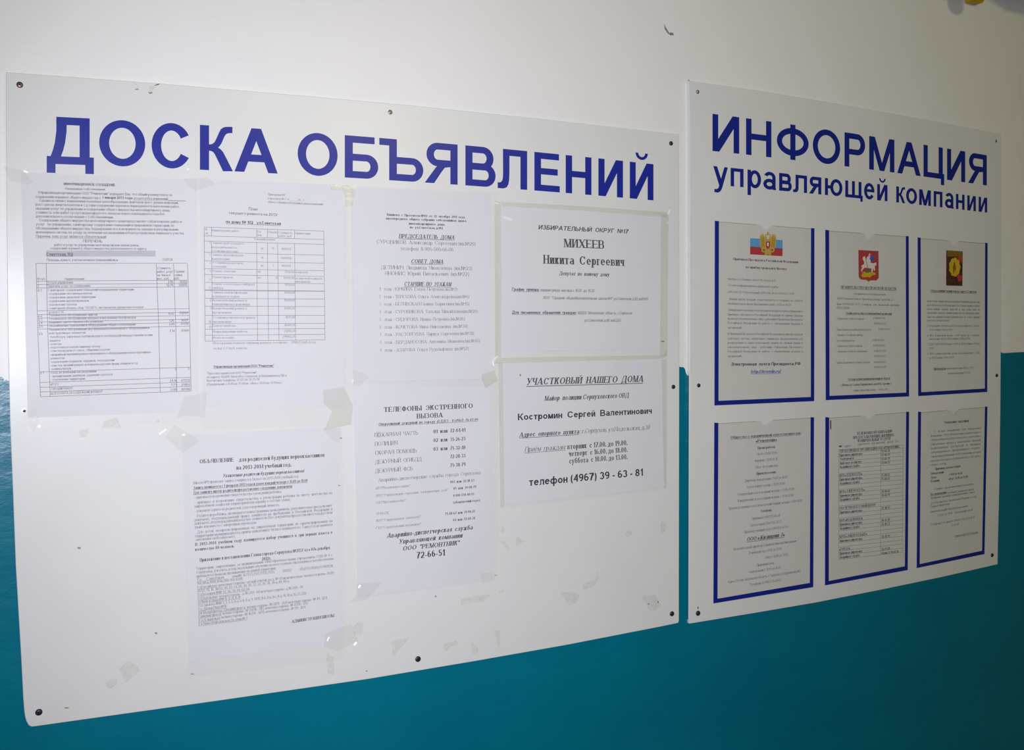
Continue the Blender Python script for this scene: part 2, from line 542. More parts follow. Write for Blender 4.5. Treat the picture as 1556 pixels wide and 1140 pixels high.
def body(ch, P, w, h):
    s, b, th = P.s, P.b, P.th
    if h < 1: b *= .95
    if ch == 'А':
        P.D(0, w / 2 - th * .55, 0, h, th * 1.1, 1, 0); P.D(w - s * 1.1, w / 2 - s * .55, 0, h, s * 1.1, 1, 0)
        if not P.serif: P.R(w / 2 - s * .55, h - b, w / 2 + s * .55, h)
        P.R(w * .2, h * .24, w * .8, h * .24 + b)
    elif ch == 'Б':
        P.V(0, 0, h); P.R(0, h - b, w * .89, h); P.bowl(s * .5, w, 0, h * .575)
    elif ch == 'В':
        P.V(0, 0, h); P.bowl(s * .5, w * .93, h * .5 - b * .5, h); P.bowl(s * .5, w, 0, h * .5 + b * .45)
    elif ch == 'Г':
        P.V(0, 0, h); P.R(0, h - b, w, h)
        if P.serif: P.R(w - b, h * .76, w, h)
    elif ch == 'Д':
        P.V(w * .91 - s, 0, h, 0, 1); P.R(w * .2, h - b, w * .91, h); P.R(0, 0, w, b)
        P.R(0, -.19 * h, s * .85, b); P.R(w - s * .85, -.19 * h, w, b)
        t = th
        P.p.k += 1
        q = [(.205 * w, h), (.2 * w, .7 * h), (.17 * w, .46 * h), (.13 * w, .3 * h), (.07 * w, b * .8)]
        for i in range(4):
            a, c = q[i], q[i + 1]
            P.p.append([a, c, (c[0] + t, c[1]), (a[0] + t, a[1])])
    elif ch == 'Е':
        P.V(0, 0, h); P.R(0, h - b, w * .97, h); P.R(0, 0, w, b); P.R(0, h * .5 - b * .4, w * .92, h * .5 + b * .6)
        if P.serif: P.R(w * .97 - b, h * .78, w * .97, h); P.R(w - b, 0, w, h * .22)
    elif ch == 'Ж':
        c = w / 2
        P.V(c - s / 2, 0, h)
        P.D(0, c - s, 0, h * .5, s, 1); P.D(c - s, 0, h * .45, h, th, 0, 1)
        P.D(w - s, c, 0, h * .5, s, 1); P.D(c, w - th, h * .45, h, th, 0, 1)
        P.R(c - s, h * .45, c + s, h * .45 + b)
    elif ch == 'З':
        P.ring(0, w * .95, h * .46, h, -80, 155); P.ring(0, w, 0, h * .46 + b, -155, 85); P.R(w * .3, h * .46, w * .6, h * .46 + b)
    elif ch in 'ИЙ':
        P.V(0, 0, h); P.V(w - s, 0, h)
        if P.serif: P.D(s * .7, w - s - th * .7, h * .08, h * .92, th)
        else:
            P.p.k += 1
            P.p.append([(s * .95, h * .33), (s * .75, 0), (s * 1.18, 0), (w - s * .95, h * .67), (w - s * .8, h), (w - s * 1.18, h)])
        if ch == 'Й': breve(P, w, h)
    elif ch == 'К':
        P.V(0, 0, h)
        if P.serif or s < .17:
            P.S([(s * .8, h * .52), (w * .36, h * .53), (w * .47, h * .60), (w * .57, h * .76), (w * .66, h * .91), (w * .8, h - b * .5), (w, h - b * .5)])
            t = s * 1.18
            P.p.k += 1
            q = [(w - t, 0), (w * .44, h * .36), (w * .36, h * .44), (s * .8, h * .47)]
            r = [(w, 0), (w * .74, h * .36), (w * .62, h * .47), (w * .5, h * .54)]
            for i in range(3): P.p.append([q[i], r[i], r[i + 1], q[i + 1]])
        else:
            cv = lambda x, y: ((x - 418) / 390 * w, h * (1 - (y - 237 - (x - 418) * .046) / 531))
            traced(P, [(512, 466), (540, 467), (565, 460), (590, 438), (612, 395), (640, 330), (662, 287), (690, 265), (720, 256), (760, 254), (802, 255)],
                   [(512, 540), (560, 545), (610, 520), (645, 492), (668, 460), (688, 415), (704, 378), (720, 350), (742, 335), (768, 330), (802, 330)], cv)
            traced(P, [(512, 540), (545, 545), (570, 555), (590, 580), (620, 640), (690, 786)], [(560, 480), (620, 495), (660, 522), (690, 555), (730, 630), (808, 786)], cv)
    elif ch == 'Л':
        P.V(w - s, 0, h, 1, 1); P.R(w * .19, h - b, w, h)
        if P.serif or s < .17:
            c = w * .19 + th / 2
            old = P.s; P.s = th
            P.S([(c, h), (c, h * .5), (c - .003, h * .3), (c - w * .02, h * .18), (c - w * .07, h * .10), (c - w * .15, b * .55), (0, b * .55)])
            P.s = old
        else:
            cv = lambda x, y: ((x - 982) / 348 * w, h * (1 - (y - 281 - (x - 982) * .083) / 458))
            traced(P, [(1043, 287), (1044, 560), (1042, 620), (1037, 650), (1022, 671), (1002, 677), (982, 675)],
                   [(1120, 300), (1119, 560), (1117, 645), (1108, 700), (1088, 735), (1050, 748), (982, 743)], cv)
    elif ch == 'М':
        P.V(0, 0, h, 1, 1, th); P.V(w - s, 0, h)
        P.D(w / 2 - s * .5, th * .2, 0, h, s * 1.02); P.D(w / 2 - th * .5, w - th * 1.15, 0, h, th * 1.02)
        if not P.serif: P.R(0, h - .001, .001, h)
    elif ch == 'Н':
        P.V(0, 0, h); P.V(w - s, 0, h); P.R(s * .5, h * .5 - b * .4, w - s * .5, h * .5 + b * .6)
    elif ch == 'О':
        P.ring(0, w, 0, h)
    elif ch == 'П':
        P.V(0, 0, h); P.V(w - s, 0, h); P.R(0, h - b, w, h)
    elif ch == 'Р':
        P.V(0, 0, h); P.bowl(s * .5, w, h * .37, h)
    elif ch == 'С':
        P.ring(0, w, 0, h, 30, 330)
        if P.serif: P.R(w * .92 - b, h * .68, w * .92, h * .97)
    elif ch == 'Т':
        P.V(w / 2 - s / 2, 0, h, 1, 0); P.R(0, h - b, w, h)
        if P.serif: P.R(0, h * .76, b, h); P.R(w - b, h * .76, w, h)
    elif ch == 'У':
        P.D(w * .42, 0, h * .28, h, s * 1.05, 0, 1); P.D(w * .32, w - th * 1.05, h * .1, h, th * 1.05, 0, 1)
        P.S([(w * .36, h * .13), (w * .28, h * .07), (w * .1, b * .6)])
    elif ch == 'Ф':
        P.V(w / 2 - s / 2, 0, h); P.ring(0, w, h * .11, h * .9)
    elif ch == 'Х':
        P.D(w - s * 1.15, 0, 0, h, s * 1.15, 1, 1); P.D(0, w - th * 1.15, 0, h, th * 1.15, 1, 1)
    elif ch in 'ЦЩ':
        wm = w * .93
        P.V(0, 0, h); P.V(wm - s, 0, h); P.R(0, 0, w, b); P.R(w - s * .8, -.19 * h, w, b)
        if ch == 'Щ': P.V(wm / 2 - s / 2, 0, h)
    elif ch == 'Ч':
        P.V(w - s, 0, h); P.V(0, h * .62, h, 0, 1); P.ring(0, w * 1.2, h * .36, h * .9, 180, 270); P.R(w * .6, h * .36, w - s * .5, h * .36 + b)
    elif ch == 'Ш':
        P.V(0, 0, h); P.V(w - s, 0, h); P.V(w / 2 - s / 2, 0, h); P.R(0, 0, w, b)
    elif ch == 'Ъ':
        P.V(w * .22, 0, h, 1, 0); P.R(0, h - b, w * .22 + s * .5, h); P.bowl(w * .22 + s * .5, w, 0, h * .575)
    elif ch == 'Ы':
        P.V(0, 0, h); P.bowl(s * .5, w * .68, 0, h * .575); P.V(w - s, 0, h)
    elif ch == 'Ь':
        P.V(0, 0, h); P.bowl(s * .5, w, 0, h * .575)
    elif ch == 'Э':
        P.ring(0, w, 0, h, -150, 150); P.R(w * .35, h * .5 - b * .5, w - s * .5, h * .5 + b * .5)
    elif ch == 'Ю':
        P.V(0, 0, h); P.R(s * .5, h * .5 - b * .5, w * .35, h * .5 + b * .5); P.ring(w * .3, w, 0, h)
    elif ch == 'Я':
        P.V(w - s, 0, h); P.bowl(0.05 * w, w - s * .5, h * .42, h, True)
        t = th * 1.25
        P.p.k += 1
        q = [(0, 0), (w * .22, h * .26), (w * .34, h * .40), (w * .44, h * .47)]
        r = [(t, 0), (w * .22 + t, h * .28), (w * .34 + t * .95, h * .40), (w - s * .5, h * .44)]
        for i in range(3): P.p.append([q[i], r[i], r[i + 1], q[i + 1]])

STY = {  # stem, bar, thin diagonal, serif
    'sans': (.135, .11, .13, False), 'sansb': (.20, .165, .20, False),
    'serif': (.135, .05, .07, True), 'serifb': (.235, .08, .115, True)}

class Frame:
    """one printed sheet: converts photo pixels to points lying on the gently waved sheet"""
    def __init__(self, depth, amp=0.0, seed=0.0):
        self.d, self.a, self.k = depth, amp, seed
    def wave(self, x, z):
        k = self.k
        return self.a * (math.sin(x * 31 + k) * math.cos(z * 17 + 2 * k) + .5 * math.sin(x * 58 - z * 24 + 3 * k) + 1.3)
    def px(self, u, v):
        p = ray(u, v, self.d)
        return p.x, p.z
    def at(self, x, z, lift=0.0):
        return (x, -(self.d + self.wave(x, z) + lift), z)

class Block:
    """printed area given by its four corners in pixels: rows keep the slope the photo shows at their height"""
    def __init__(self, fr, tl, tr, br, bl, crop=(0, 0, 1)):
        self.fr, self.c, self.crop = fr, (tl, tr, br, bl), crop
        self.mb = {}
    def at_crop(self, ox, oy, s):
        self.crop = (ox, oy, s); return self
    def slope(self, u, v):
        tl, tr, br, bl = self.c
        k = (v - tl[1]) / (bl[1] - tl[1])
        for _ in range(3):
            yl = tl[1] + k * (bl[1] - tl[1]); yr = tr[1] + k * (br[1] - tr[1])
            xl = tl[0] + k * (bl[0] - tl[0]); xr = tr[0] + k * (br[0] - tr[0])
            y = yl + (yr - yl) * (u - xl) / (xr - xl)
            k += (v - y) / (bl[1] - tl[1])
        return (yr - yl) / (xr - xl)
    def out(self, mat):
        return self.mb.setdefault(mat, MB())
    def pxy(self, X, Y):
        ox, oy, s = self.crop
        return ox + X / s, oy + Y / s
    def poly(self, pts, mat, lift=0.00022):
        f = self.fr
        self.out(mat).face([f.at(*f.px(*self.pxy(*p)), lift) for p in pts])
    def line(self, pts, t, mat, lift=0.00025):
        """ruled line through crop points, t metres thick"""
        f = self.fr
        q = [f.px(*self.pxy(*p)) for p in pts]
        for a, b in zip(q, q[1:]):
            dx, dz = b[0] - a[0], b[1] - a[1]
            l = math.hypot(dx, dz) or 1
            nx, nz = -dz / l * t / 2, dx / l * t / 2
            n = max(1, int(l / .03))
            for i in range(n):
                p = (a[0] + dx * i / n, a[1] + dz * i / n); r = (a[0] + dx * (i + 1) / n, a[1] + dz * (i + 1) / n)
                self.out(mat).face([f.at(p[0] + nx, p[1] + nz, lift), f.at(p[0] - nx, p[1] - nz, lift),
                                    f.at(r[0] - nx, r[1] - nz, lift), f.at(r[0] + nx, r[1] + nz, lift)])
    def row(self, X0, X1, Y, t, mat):
        """ruled row starting at (X0,Y) and following the block's slope"""
        u, v = self.pxy(X0, Y); s = self.slope(u, v)
        self.line([(X0, Y), (X1, Y + (X1 - X0) * s)], t, mat)
    def text(self, st, X0, Y, X1, hc, style='sans', mat=None, it=False, ul=False, Y1=None, seg=12, weight=1.0):
        mat = mat or M_INKM
        f = self.fr
        u0, v0 = self.pxy(X0, Y)
        if Y1 is None:
            u1 = self.pxy(X1, Y)[0]; v1 = v0 + (u1 - u0) * self.slope(u0, v0)
        else:
            u1, v1 = self.pxy(X1, Y1)
        A, B = f.px(u0, v0), f.px(u1, v1)
        um, vm = (u0 + u1) / 2, (v0 + v1) / 2
        hp = hc / self.crop[2]
        m0, m1 = f.px(um, vm), f.px(um, vm - hp)
        Hc = math.hypot(m1[0] - m0[0], m1[1] - m0[1])
        L = math.hypot(B[0] - A[0], B[1] - A[1])
        U = ((B[0] - A[0]) / L, (B[1] - A[1]) / L)
        V = (-U[1], U[0])
        s, b, th, se = STY[style]
        s, b, th = s * weight, b * weight, th * weight
        gap = .135 if se else (.09 if style == 'sansb' else .12)
        items, x = [], 0.0
        for ch in st:
            if ch == ' ':
                x += .36; continue
            pen = Pen(s, b, th, se, seg)
            w = glyph(ch, pen)
            items.append((x, pen.p)); x += w + gap
        x -= gap
        kx = L / x
        mb = self.out(mat)
        sh = .21 if it else 0
        for x0, polys in items:
            for kk, p in zip(polys.ids, polys):
                pts = []
                for (gx, gy) in p:
                    a = (x0 + gx) * kx + gy * sh * Hc
                    c = gy * Hc
                    pts.append(f.at(A[0] + U[0] * a + V[0] * c, A[1] + U[1] * a + V[1] * c, .0003 + .000012 * kk))
                mb.face(pts)
        if ul:
            c = -.16 * Hc; t = (.1 if 'b' in style else .07) * Hc
            n = max(1, int(L / .03))
            for i in range(n):
                a0, a1 = L * i / n, L * (i + 1) / n
                mb.face([f.at(A[0] + U[0] * a + V[0] * q, A[1] + U[1] * a + V[1] * q, .0003)
                         for a, q in ((a0, c - t), (a1, c - t), (a1, c), (a0, c))])
    def flush(self, parent, name='printed_text'):
        for mat, mb in self.mb.items():
            nm = {'grey_shading': 'shaded_cell'}.get(mat.name, name)
            mb.build(nm, mat, parent)['kind'] = 'stuff'
        self.mb = {}

def bil(q, s, t):
    """bilinear point in a pixel quad (tl, tr, br, bl); t = 0 at the top"""
    (a, b, c, d) = q
    x0 = a[0] + (b[0] - a[0]) * s, a[1] + (b[1] - a[1]) * s
    x1 = d[0] + (c[0] - d[0]) * s, d[1] + (c[1] - d[1]) * s
    return x0[0] + (x1[0] - x0[0]) * t, x0[1] + (x1[1] - x0[1]) * t

def sheet(fr, quad, mat, parent, name='sheet', lift=0.0, nx=14, ny=20, sag=0.0, thick=.00012):
    """paper sheet from its four pixel corners, following the frame's waves"""
    mb = MB()
    q = [fr.px(*p) for p in quad]
    def pt(i, j, dl):
        x, z = bil(q, i / nx, j / ny)
        e = min(i, nx - i) / nx
        return fr.at(x, z, lift + dl)
    for i in range(nx):
        for j in range(ny):
            mb.face([pt(i, j + 1, 0), pt(i + 1, j + 1, 0), pt(i + 1, j, 0), pt(i, j, 0)])
    o = mb.build(name, mat, parent, True)
    # merge the grid's vertices so that shading is continuous
    import bmesh
    bm = bmesh.new(); bm.from_mesh(o.data)
    bmesh.ops.remove_doubles(bm, verts=bm.verts, dist=1e-6)
    for e in bm.edges:
        if e.is_boundary: e.smooth = False
    bm.to_mesh(o.data); bm.free()
    if name == 'sheet':
        sm = o.modifiers.new('thickness', 'SOLIDIFY'); sm.thickness = thick; sm.offset = -1
    for p in o.data.polygons: p.use_smooth = True
    return o

def tape(fr, pts, parent, mat=None, name='tape_strip', lift=.0011, t=.00012, label=None):
    mb = MB()
    fr.n = getattr(fr, 'n', 0) + 1
    lift += .00018 * fr.n
    q = [fr.px(*p) for p in pts]
    mb.prism([(x, -(fr.d + lift), z) for x, z in q], [(x, -(fr.d + lift - t), z) for x, z in q])
    o = mb.build(name, mat or M_TAPE, parent)
    if label: o['label'] = label
    return o

def crease_glint(fr, a, b, parent, wpx=2.2, hgt=.0016, lift=.0012):
    """pale facet turned to the camera, shaped to stand in for a glint on folded tape"""
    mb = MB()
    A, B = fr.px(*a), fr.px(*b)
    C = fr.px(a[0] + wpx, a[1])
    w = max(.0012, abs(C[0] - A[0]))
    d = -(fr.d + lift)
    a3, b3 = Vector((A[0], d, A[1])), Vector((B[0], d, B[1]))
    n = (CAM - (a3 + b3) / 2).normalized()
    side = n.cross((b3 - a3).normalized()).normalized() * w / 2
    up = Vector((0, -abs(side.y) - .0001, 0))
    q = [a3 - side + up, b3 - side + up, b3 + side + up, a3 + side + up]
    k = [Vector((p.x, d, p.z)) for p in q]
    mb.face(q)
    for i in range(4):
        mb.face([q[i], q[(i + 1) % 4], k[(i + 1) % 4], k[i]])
    return mb.build('tape_fold_glint', M_CREASE_GLINT, parent)

def screw(parent, u, v, d, r, mat, washer=False, socket='cross', label=None):
    c = ray(u, v, d)
    mb = MB()
    n = 20
    prof = [(1.0, 0.0), (1.0, .25), (.92, .42), (.7, .58), (.4, .66)]
    def ringp(k, q): return [(c.x + r * k * math.cos(6.28318 * i / n), -(d + r * q * .9), c.z + r * k * math.sin(6.28318 * i / n)) for i in range(n)]
    rings = [ringp(*p) for p in prof]
    for a, b in zip(rings, rings[1:]):
        for i in range(n):
            j = (i + 1) % n
            mb.face([a[i], a[j], b[j], b[i]])
    mb.face(rings[-1])
    y = -(d + r * .66 * .9 + .00005)  # flat dark faces on the head stand in for a shaded recess
    if socket == 'cross':
        for (hx, hz) in ((.30, .07), (.07, .30)):
            mb.face([(c.x - r * hx, y, c.z - r * hz), (c.x + r * hx, y, c.z - r * hz), (c.x + r * hx, y, c.z + r * hz), (c.x - r * hx, y, c.z + r * hz)], 1)
    else:
        k = .36
        mb.face([(c.x - r * k, y, c.z - r * k), (c.x + r * k, y, c.z - r * k), (c.x + r * k, y, c.z + r * k), (c.x - r * k, y, c.z + r * k)], 1)
    if washer:
        R = r * 1.75
        for i in range(n):
            a0, a1 = 6.28318 * i / n, 6.28318 * (i + 1) / n
            f = lambda k, a, yy: (c.x + k * math.cos(a), -(d + yy), c.z + k * math.sin(a))
            mb.face([f(r * .8, a0, .0009), f(R * .95, a0, .0007), f(R * .95, a1, .0007), f(r * .8, a1, .0009)], 2)
            mb.face([f(R * .95, a0, .0007), f(R, a0, 0), f(R, a1, 0), f(R * .95, a1, .0007)], 2)
    o = mb.build('screw', [mat, M_RECESS_SHADE, M_WASHER], parent, False)
    if label: o['label'] = label
    return o

def stain(parent, d, pts, mat=None, name='glue_residue', lift=.00012):
    mb = MB()
    mb.face([tuple(ray(u, v, d + lift)) for u, v in reversed(pts)])
    return mb.build(name, mat or M_GLUE, parent)

# ------------------------------------------------------------------ the setting
wb = MB()
wb.box((-1.3, 0.0, 0.0), (3.3, 0.12, 2.75))
wall = wb.build('wall_back', M_WALL)
wall['kind'] = 'structure'
# teal oil paint of the dado: a coat a fraction of a millimetre thick with a hand-cut upper edge
edge_px = [(-700, 590), (-300, 580), (-60, 574), (0, 571.6), (3, 573), (5.3, 575), (6.3, 579.5), (8, 578), (10, 577), (12.5, 579), (30, 573), (200, 568), (500, 563),
           (1020, 558), (1033, 557.6), (1038.5, 558.2), (1041, 561), (1042.3, 567), (1044.6, 571), (1060, 556), (1250, 545), (1500, 536),
           (1521, 535.2), (1524, 536.6), (1532, 536.3), (1543, 535.6), (1556, 535), (1700, 530), (1900, 522)]
D = .0004
ep = [ray(u, v, D) for u, v in edge_px]
tb = MB()
for a, b in zip(ep, ep[1:]):
    if b.x < -1.3 or a.x > 3.3: continue
    tb.face([(a.x, -D, 0.08), (b.x, -D, 0.08), (b.x, -D, b.z), (a.x, -D, a.z)])
    tb.face([(a.x, -D, a.z), (b.x, -D, b.z), (b.x, 0, b.z), (a.x, 0, a.z)])
# paint brushed onto the left side of the second board
smear = [(1047.75, 571), (1047.6, 640), (1047.3, 760), (1047.05, 850), (1046.75, 942)]
sp_ = [ray(u, v, .0055) for u, v in smear]
for a, b in zip(sp_, sp_[1:]):
    w_ = .0008
    tb.face([(b.x - w_, -.0046, b.z), (a.x - w_, -.0046, a.z), (a.x - w_, 0, a.z), (b.x - w_, 0, b.z)])
teal = tb.build('paint_coat', M_TEAL, wall)
teal['label'] = 'glossy teal oil paint on the lower wall'

fb = MB(); fb.box((-1.3, -5.0, -.05), (3.3, 0.0, 0.0))
floor = fb.build('floor', M_FLOOR); floor['kind'] = 'structure'
bb = MB(); bb.box((-1.3, -.014, 0.0), (3.3, 0.0, .08))
base = bb.build('baseboard_back', simple('dark_skirting', (.02, .05, .06), .5)); base['kind'] = 'structure'

# plaster damage above the boards
for pts in ([(1009, 36), (1012, 42), (1017, 50), (1022, 52), (1019, 54), (1014, 50), (1010, 44)],):
    stain(wall, 0, pts, M_DIRT, 'plaster_chip')
stain(wall, 0, [(1018, 49), (1023, 50), (1024, 54), (1019, 53)], M_DIRT, 'plaster_chip')

# mustard box end at the top right
q = [ray(u, v, .012) for u, v in ((1474, -34), (1496, -34), (1495, 1), (1492.5, 4.2), (1488, 5.6), (1483, 4.8), (1477, 3), (1474, 1))]
mb = MB()
mb.prism([tuple(p) for p in reversed(q)], [(p.x, -.001, p.z) for p in reversed(q)])
mo = mb.build('junction_box', M_MUSTARD)
mo['label'] = 'mustard yellow box end on the wall at the top right corner'
mo['category'] = 'junction box'

# ------------------------------------------------------------------ board one
DB = .005
def panel(outline, d, name, mat, parent):
    mb = MB()
    f = [tuple(ray(u, v, d)) for u, v in reversed(outline)]
    k = [(p[0], -.0007, p[2]) for p in f]
    n = len(f)
    cx = sum(p[0] for p in f) / n; cz = sum(p[2] for p in f) / n
    def ins(p, e):
        dx, dz = cx - p[0], cz - p[2]; l = math.hypot(dx, dz)
        return (p[0] + dx / l * e, p[1], p[2] + dz / l * e)
    fi = [ins(p, .0006) for p in f]
    fo_ = [(p[0], -(d - .0006), p[2]) for p in f]
    mb.face(fi)
    mb.face(list(reversed(k)))
    for i in range(n):
        j = (i + 1) % n
        mb.face([fi[j], fi[i], fo_[i], fo_[j]])
        mb.face([fo_[j], fo_[i], k[i], k[j]])
    return mb.build(name, mat, parent)

c1 = ray(520, 600, 0)
board1 = empty('notice_board', (c1.x, 0, c1.z), 'large white plastic notice board, the left and wider one, covered in taped paper sheets', 'notice board')
out1 = [(9.3, 109.5), (240, 126.6), (480, 147), (640, 161.7), (840, 182.6), (1031.8, 204.2), (1032.4, 400), (1032.3, 620), (1031.8, 900), (1031.8, 944), (1030.5, 946.8),
        (1000, 953.2), (860, 980.5), (720, 1005.3), (560, 1032.2), (330, 1065.5), (100, 1097.6), (55, 1104), (48, 1104.8), (43.5, 1102.5), (40, 1096), (38, 1089), (36.8, 1080),
        (35.3, 1060), (32.2, 1000), (24, 860), (19, 730), (15.2, 640), (12.3, 520), (10.3, 340), (9.4, 200)]
panel(out1, DB, 'panel', M_BOARD, board1)

def curve(k, u):
    a = (u - 1000) / 500
    return k[0] * a * a + k[1] * a + k[2]
HL = STY['sansb']
def letters(rows, kt, kb, parent, d, mat, seg=40, low=False, s=.2, b=.165):
    """headline: each letter stands between the line's measured cap curve and baseline"""
    fr = Frame(d)
    mb = MB()
    for ch, x0, x1 in rows:
        quad = [fr.px(x0, curve(kt, x0)), fr.px(x1, curve(kt, x1)), fr.px(x1, curve(kb, x1)), fr.px(x0, curve(kb, x0))]
        hh = (abs(quad[0][1] - quad[3][1]) + abs(quad[1][1] - quad[2][1])) / 2
        ww = abs(quad[2][0] - quad[3][0])
        hn = XH if low else 1.0
        if ch == '^':            # breve
            continue
        w = ww / hh * hn
        pen = Pen(s, b, s, False, seg)
        glyph(ch, pen, w)
        for k_, p in zip(pen.p.ids, pen.p):
            pts = []
            for gx, gy in p:
                x, z = bil(quad, gx / w, 1 - gy / hn)
                pts.append((x, -(d + .00012 + .000012 * k_), z))
            mb.face(pts)
    return mb

kt1, kb1 = (8.503, 55.456, 250.422), (7.706, 44.669, 305.247)
H1 = [('Д', 70.9, 142.6), ('О', 150.6, 220.7), ('С', 230.3, 290.9), ('К', 303.7, 353.9), ('А', 356.2, 422)]
H2 = [('О', 452.2, 513), ('Б', 523.8, 574.7), ('Ъ', 576.3, 643.2), ('Я', 645.4, 695.3), ('В', 707.1, 753), ('Л', 756.2, 801), ('Е', 811.9, 850.5),
      ('Н', 859.5, 898.7), ('И', 909.2, 946.6), ('Й', 956.9, 992.9)]
for rows in (H1, H2):
    letters(rows, kt1, kb1, board1, DB, M_BLUE).build('heading_word', M_BLUE, board1)

for (u, v, r, mat, ws, so, lb) in (
        (30, 129, .0036, M_BRONZE, False, 'cross', 'brown screw with a pale glint'),
        (592.7, 170.6, .0033, M_STEEL, False, 'cross', 'yellowish zinc screw'),
        (1019.4, 218, .0036, M_SCREW, False, 'cross', None),
        (37, 624.6, .0020, M_BRONZE, True, 'square', 'dark screw on a bright washer'),
        (1023, 588, .0036, M_SCREW, False, 'cross', None),
        (59, 1082.4, .0040, M_SCREW, False, 'cross', None),
        (635, 1001.6, .0042, M_SCREW, False, 'cross', None),
        (1020.8, 932.8, .0042, M_SCREW, False, 'cross', None)):
    screw(board1, u, v, DB, r, mat, ws, so, lb)

def pp(ox, oy, s, pts):
    return [(ox + x / s, oy + y / s) for x, y in pts]
for pts in (pp(0, 860, 4.07, [(735, 640), (775, 600), (805, 590), (845, 610), (868, 655), (830, 680), (780, 725), (760, 690)]),
            pp(0, 860, 4.07, [(660, 720), (700, 690), (725, 700), (720, 740), (680, 760), (655, 745)]),
            pp(240, 860, 4.576, [(1175, 605), (1220, 635), (1222, 690), (1228, 760), (1180, 750), (1172, 660)]),
            pp(500, 820, 5.187, [(185, 690), (230, 650), (270, 655), (262, 740), (225, 760), (195, 745)]),
            pp(500, 820, 5.187, [(485, 805), (540, 790), (640, 770), (560, 860), (505, 925), (500, 870)]),
            pp(500, 820, 5.187, [(905, 825), (1010, 795), (1015, 830), (960, 845), (925, 880), (905, 860)]),
            pp(500, 820, 5.187, [(1122, 810), (1160, 835), (1178, 870), (1165, 900), (1128, 912)]),
            pp(500, 820, 5.187, [(1295, 720), (1345, 715), (1347, 770), (1345, 830), (1335, 865), (1318, 780)]),
            pp(500, 820, 5.187, [(1040, 470), (1130, 450), (1280, 432), (1220, 490), (1130, 495), (1040, 520)]),
            pp(500, 820, 5.187, [(1335, 415), (1378, 395), (1370, 415), (1340, 425)]),
            pp(720, 720, 4.75, [(625, 860), (710, 850), (765, 880), (745, 930), (690, 950), (655, 905)]),
            pp(720, 720, 4.75, [(785, 800), (880, 760), (895, 705), (905, 745), (870, 810), (790, 845)]),
            pp(720, 720, 4.75, [(1210, 885), (1310, 875), (1352, 950), (1310, 985), (1265, 985), (1240, 930)]),
            pp(720, 720, 4.75, [(1085, 430), (1130, 405), (1140, 435), (1110, 462)]),
            pp(720, 720, 4.75, [(1345, 385), (1360, 330), (1395, 380), (1370, 425), (1350, 420)]),
            pp(720, 720, 4.75, [(300, 485), (315, 455), (370, 490), (305, 520)]),
            pp(720, 720, 4.75, [(193, 415), (205, 370), (230, 410), (200, 428)]),
            pp(720, 720, 4.75, [(180, 480), (225, 490), (265, 550), (235, 540)]),
            pp(0, 560, 4.715, [(730, 430), (740, 380), (840, 350), (870, 430), (800, 425)]),
            pp(0, 560, 4.715, [(560, 450), (640, 425), (620, 490), (575, 495)])):
    stain(board1, DB, pts)
for (u, v, a, b) in ((120, 833, 3, 1.5), (237, 962.5, 2, 1.5), (292, 1024.5, 3, .8), (515, 738, 2, .8), (518, 666, 2, 1), (662, 906.5, 1.5, 1.2),
                     (985.5, 918, 1.3, 1.3), (1000, 915, 1.2, 1.5), (1007, 519, 3, 1.2), (752, 874.5, 3, .8), (101, 1076, 4, 1), (240, 640, 1, .7), (557, 1020, 1.4, 1)):
    stain(board1, DB, [(u - a, v - b * .3), (u - a * .2, v - b), (u + a, v - b * .5), (u + a * .7, v + b), (u - a * .4, v + b * .8)], M_DIRT, 'dirt_mark')
for o_ in (203, 226):                     # two scuffs where the top edge was bent back
    k = 1 if o_ < 215 else 1.25
    stain(board1, DB, [(o_, 125.5), (o_ + 3, 126), (o_ + 8, 131), (o_ + 7, 135), (o_ + 4, 136.5), (o_ + 3, 134), (o_ + 5, 131), (o_ + 2, 128)] if k == 1 else
          [(226, 140), (224.5, 136), (227, 131), (233, 130), (243, 127.3), (241, 129), (235, 133), (231, 138), (234, 136), (229, 142.2), (226, 142)], M_GLUE, 'scuff_mark')
stain(board1, DB, [(204, 135), (207, 136.8), (211, 136), (210, 134.6), (207, 135.4)], M_DIRT, 'scuff_mark')
stain(board1, DB, [(225, 140), (227.5, 142.6), (232, 141.5), (231, 140), (228, 140.6)], M_DIRT, 'scuff_mark')
stain(board1, DB, [(234, 129.6), (238, 128), (243, 126.8), (242, 128.5), (238, 129.8)], M_DIRT, 'scuff_mark')

def notice(quad, name, label, cat, fr, sleeve=None, mat=None, group='paper notices taped to the wide board'):
    c = fr.px(*bil(quad, .5, .5))
    r = empty(name, (c[0], -fr.d, c[1]), label, cat, group)
    sheet(fr, quad, mat or M_PAPER, r)
    if sleeve:
        sheet(fr, sleeve, M_SLEEVE, r, 'plastic_sleeve', .0006, 10, 14)
    return r

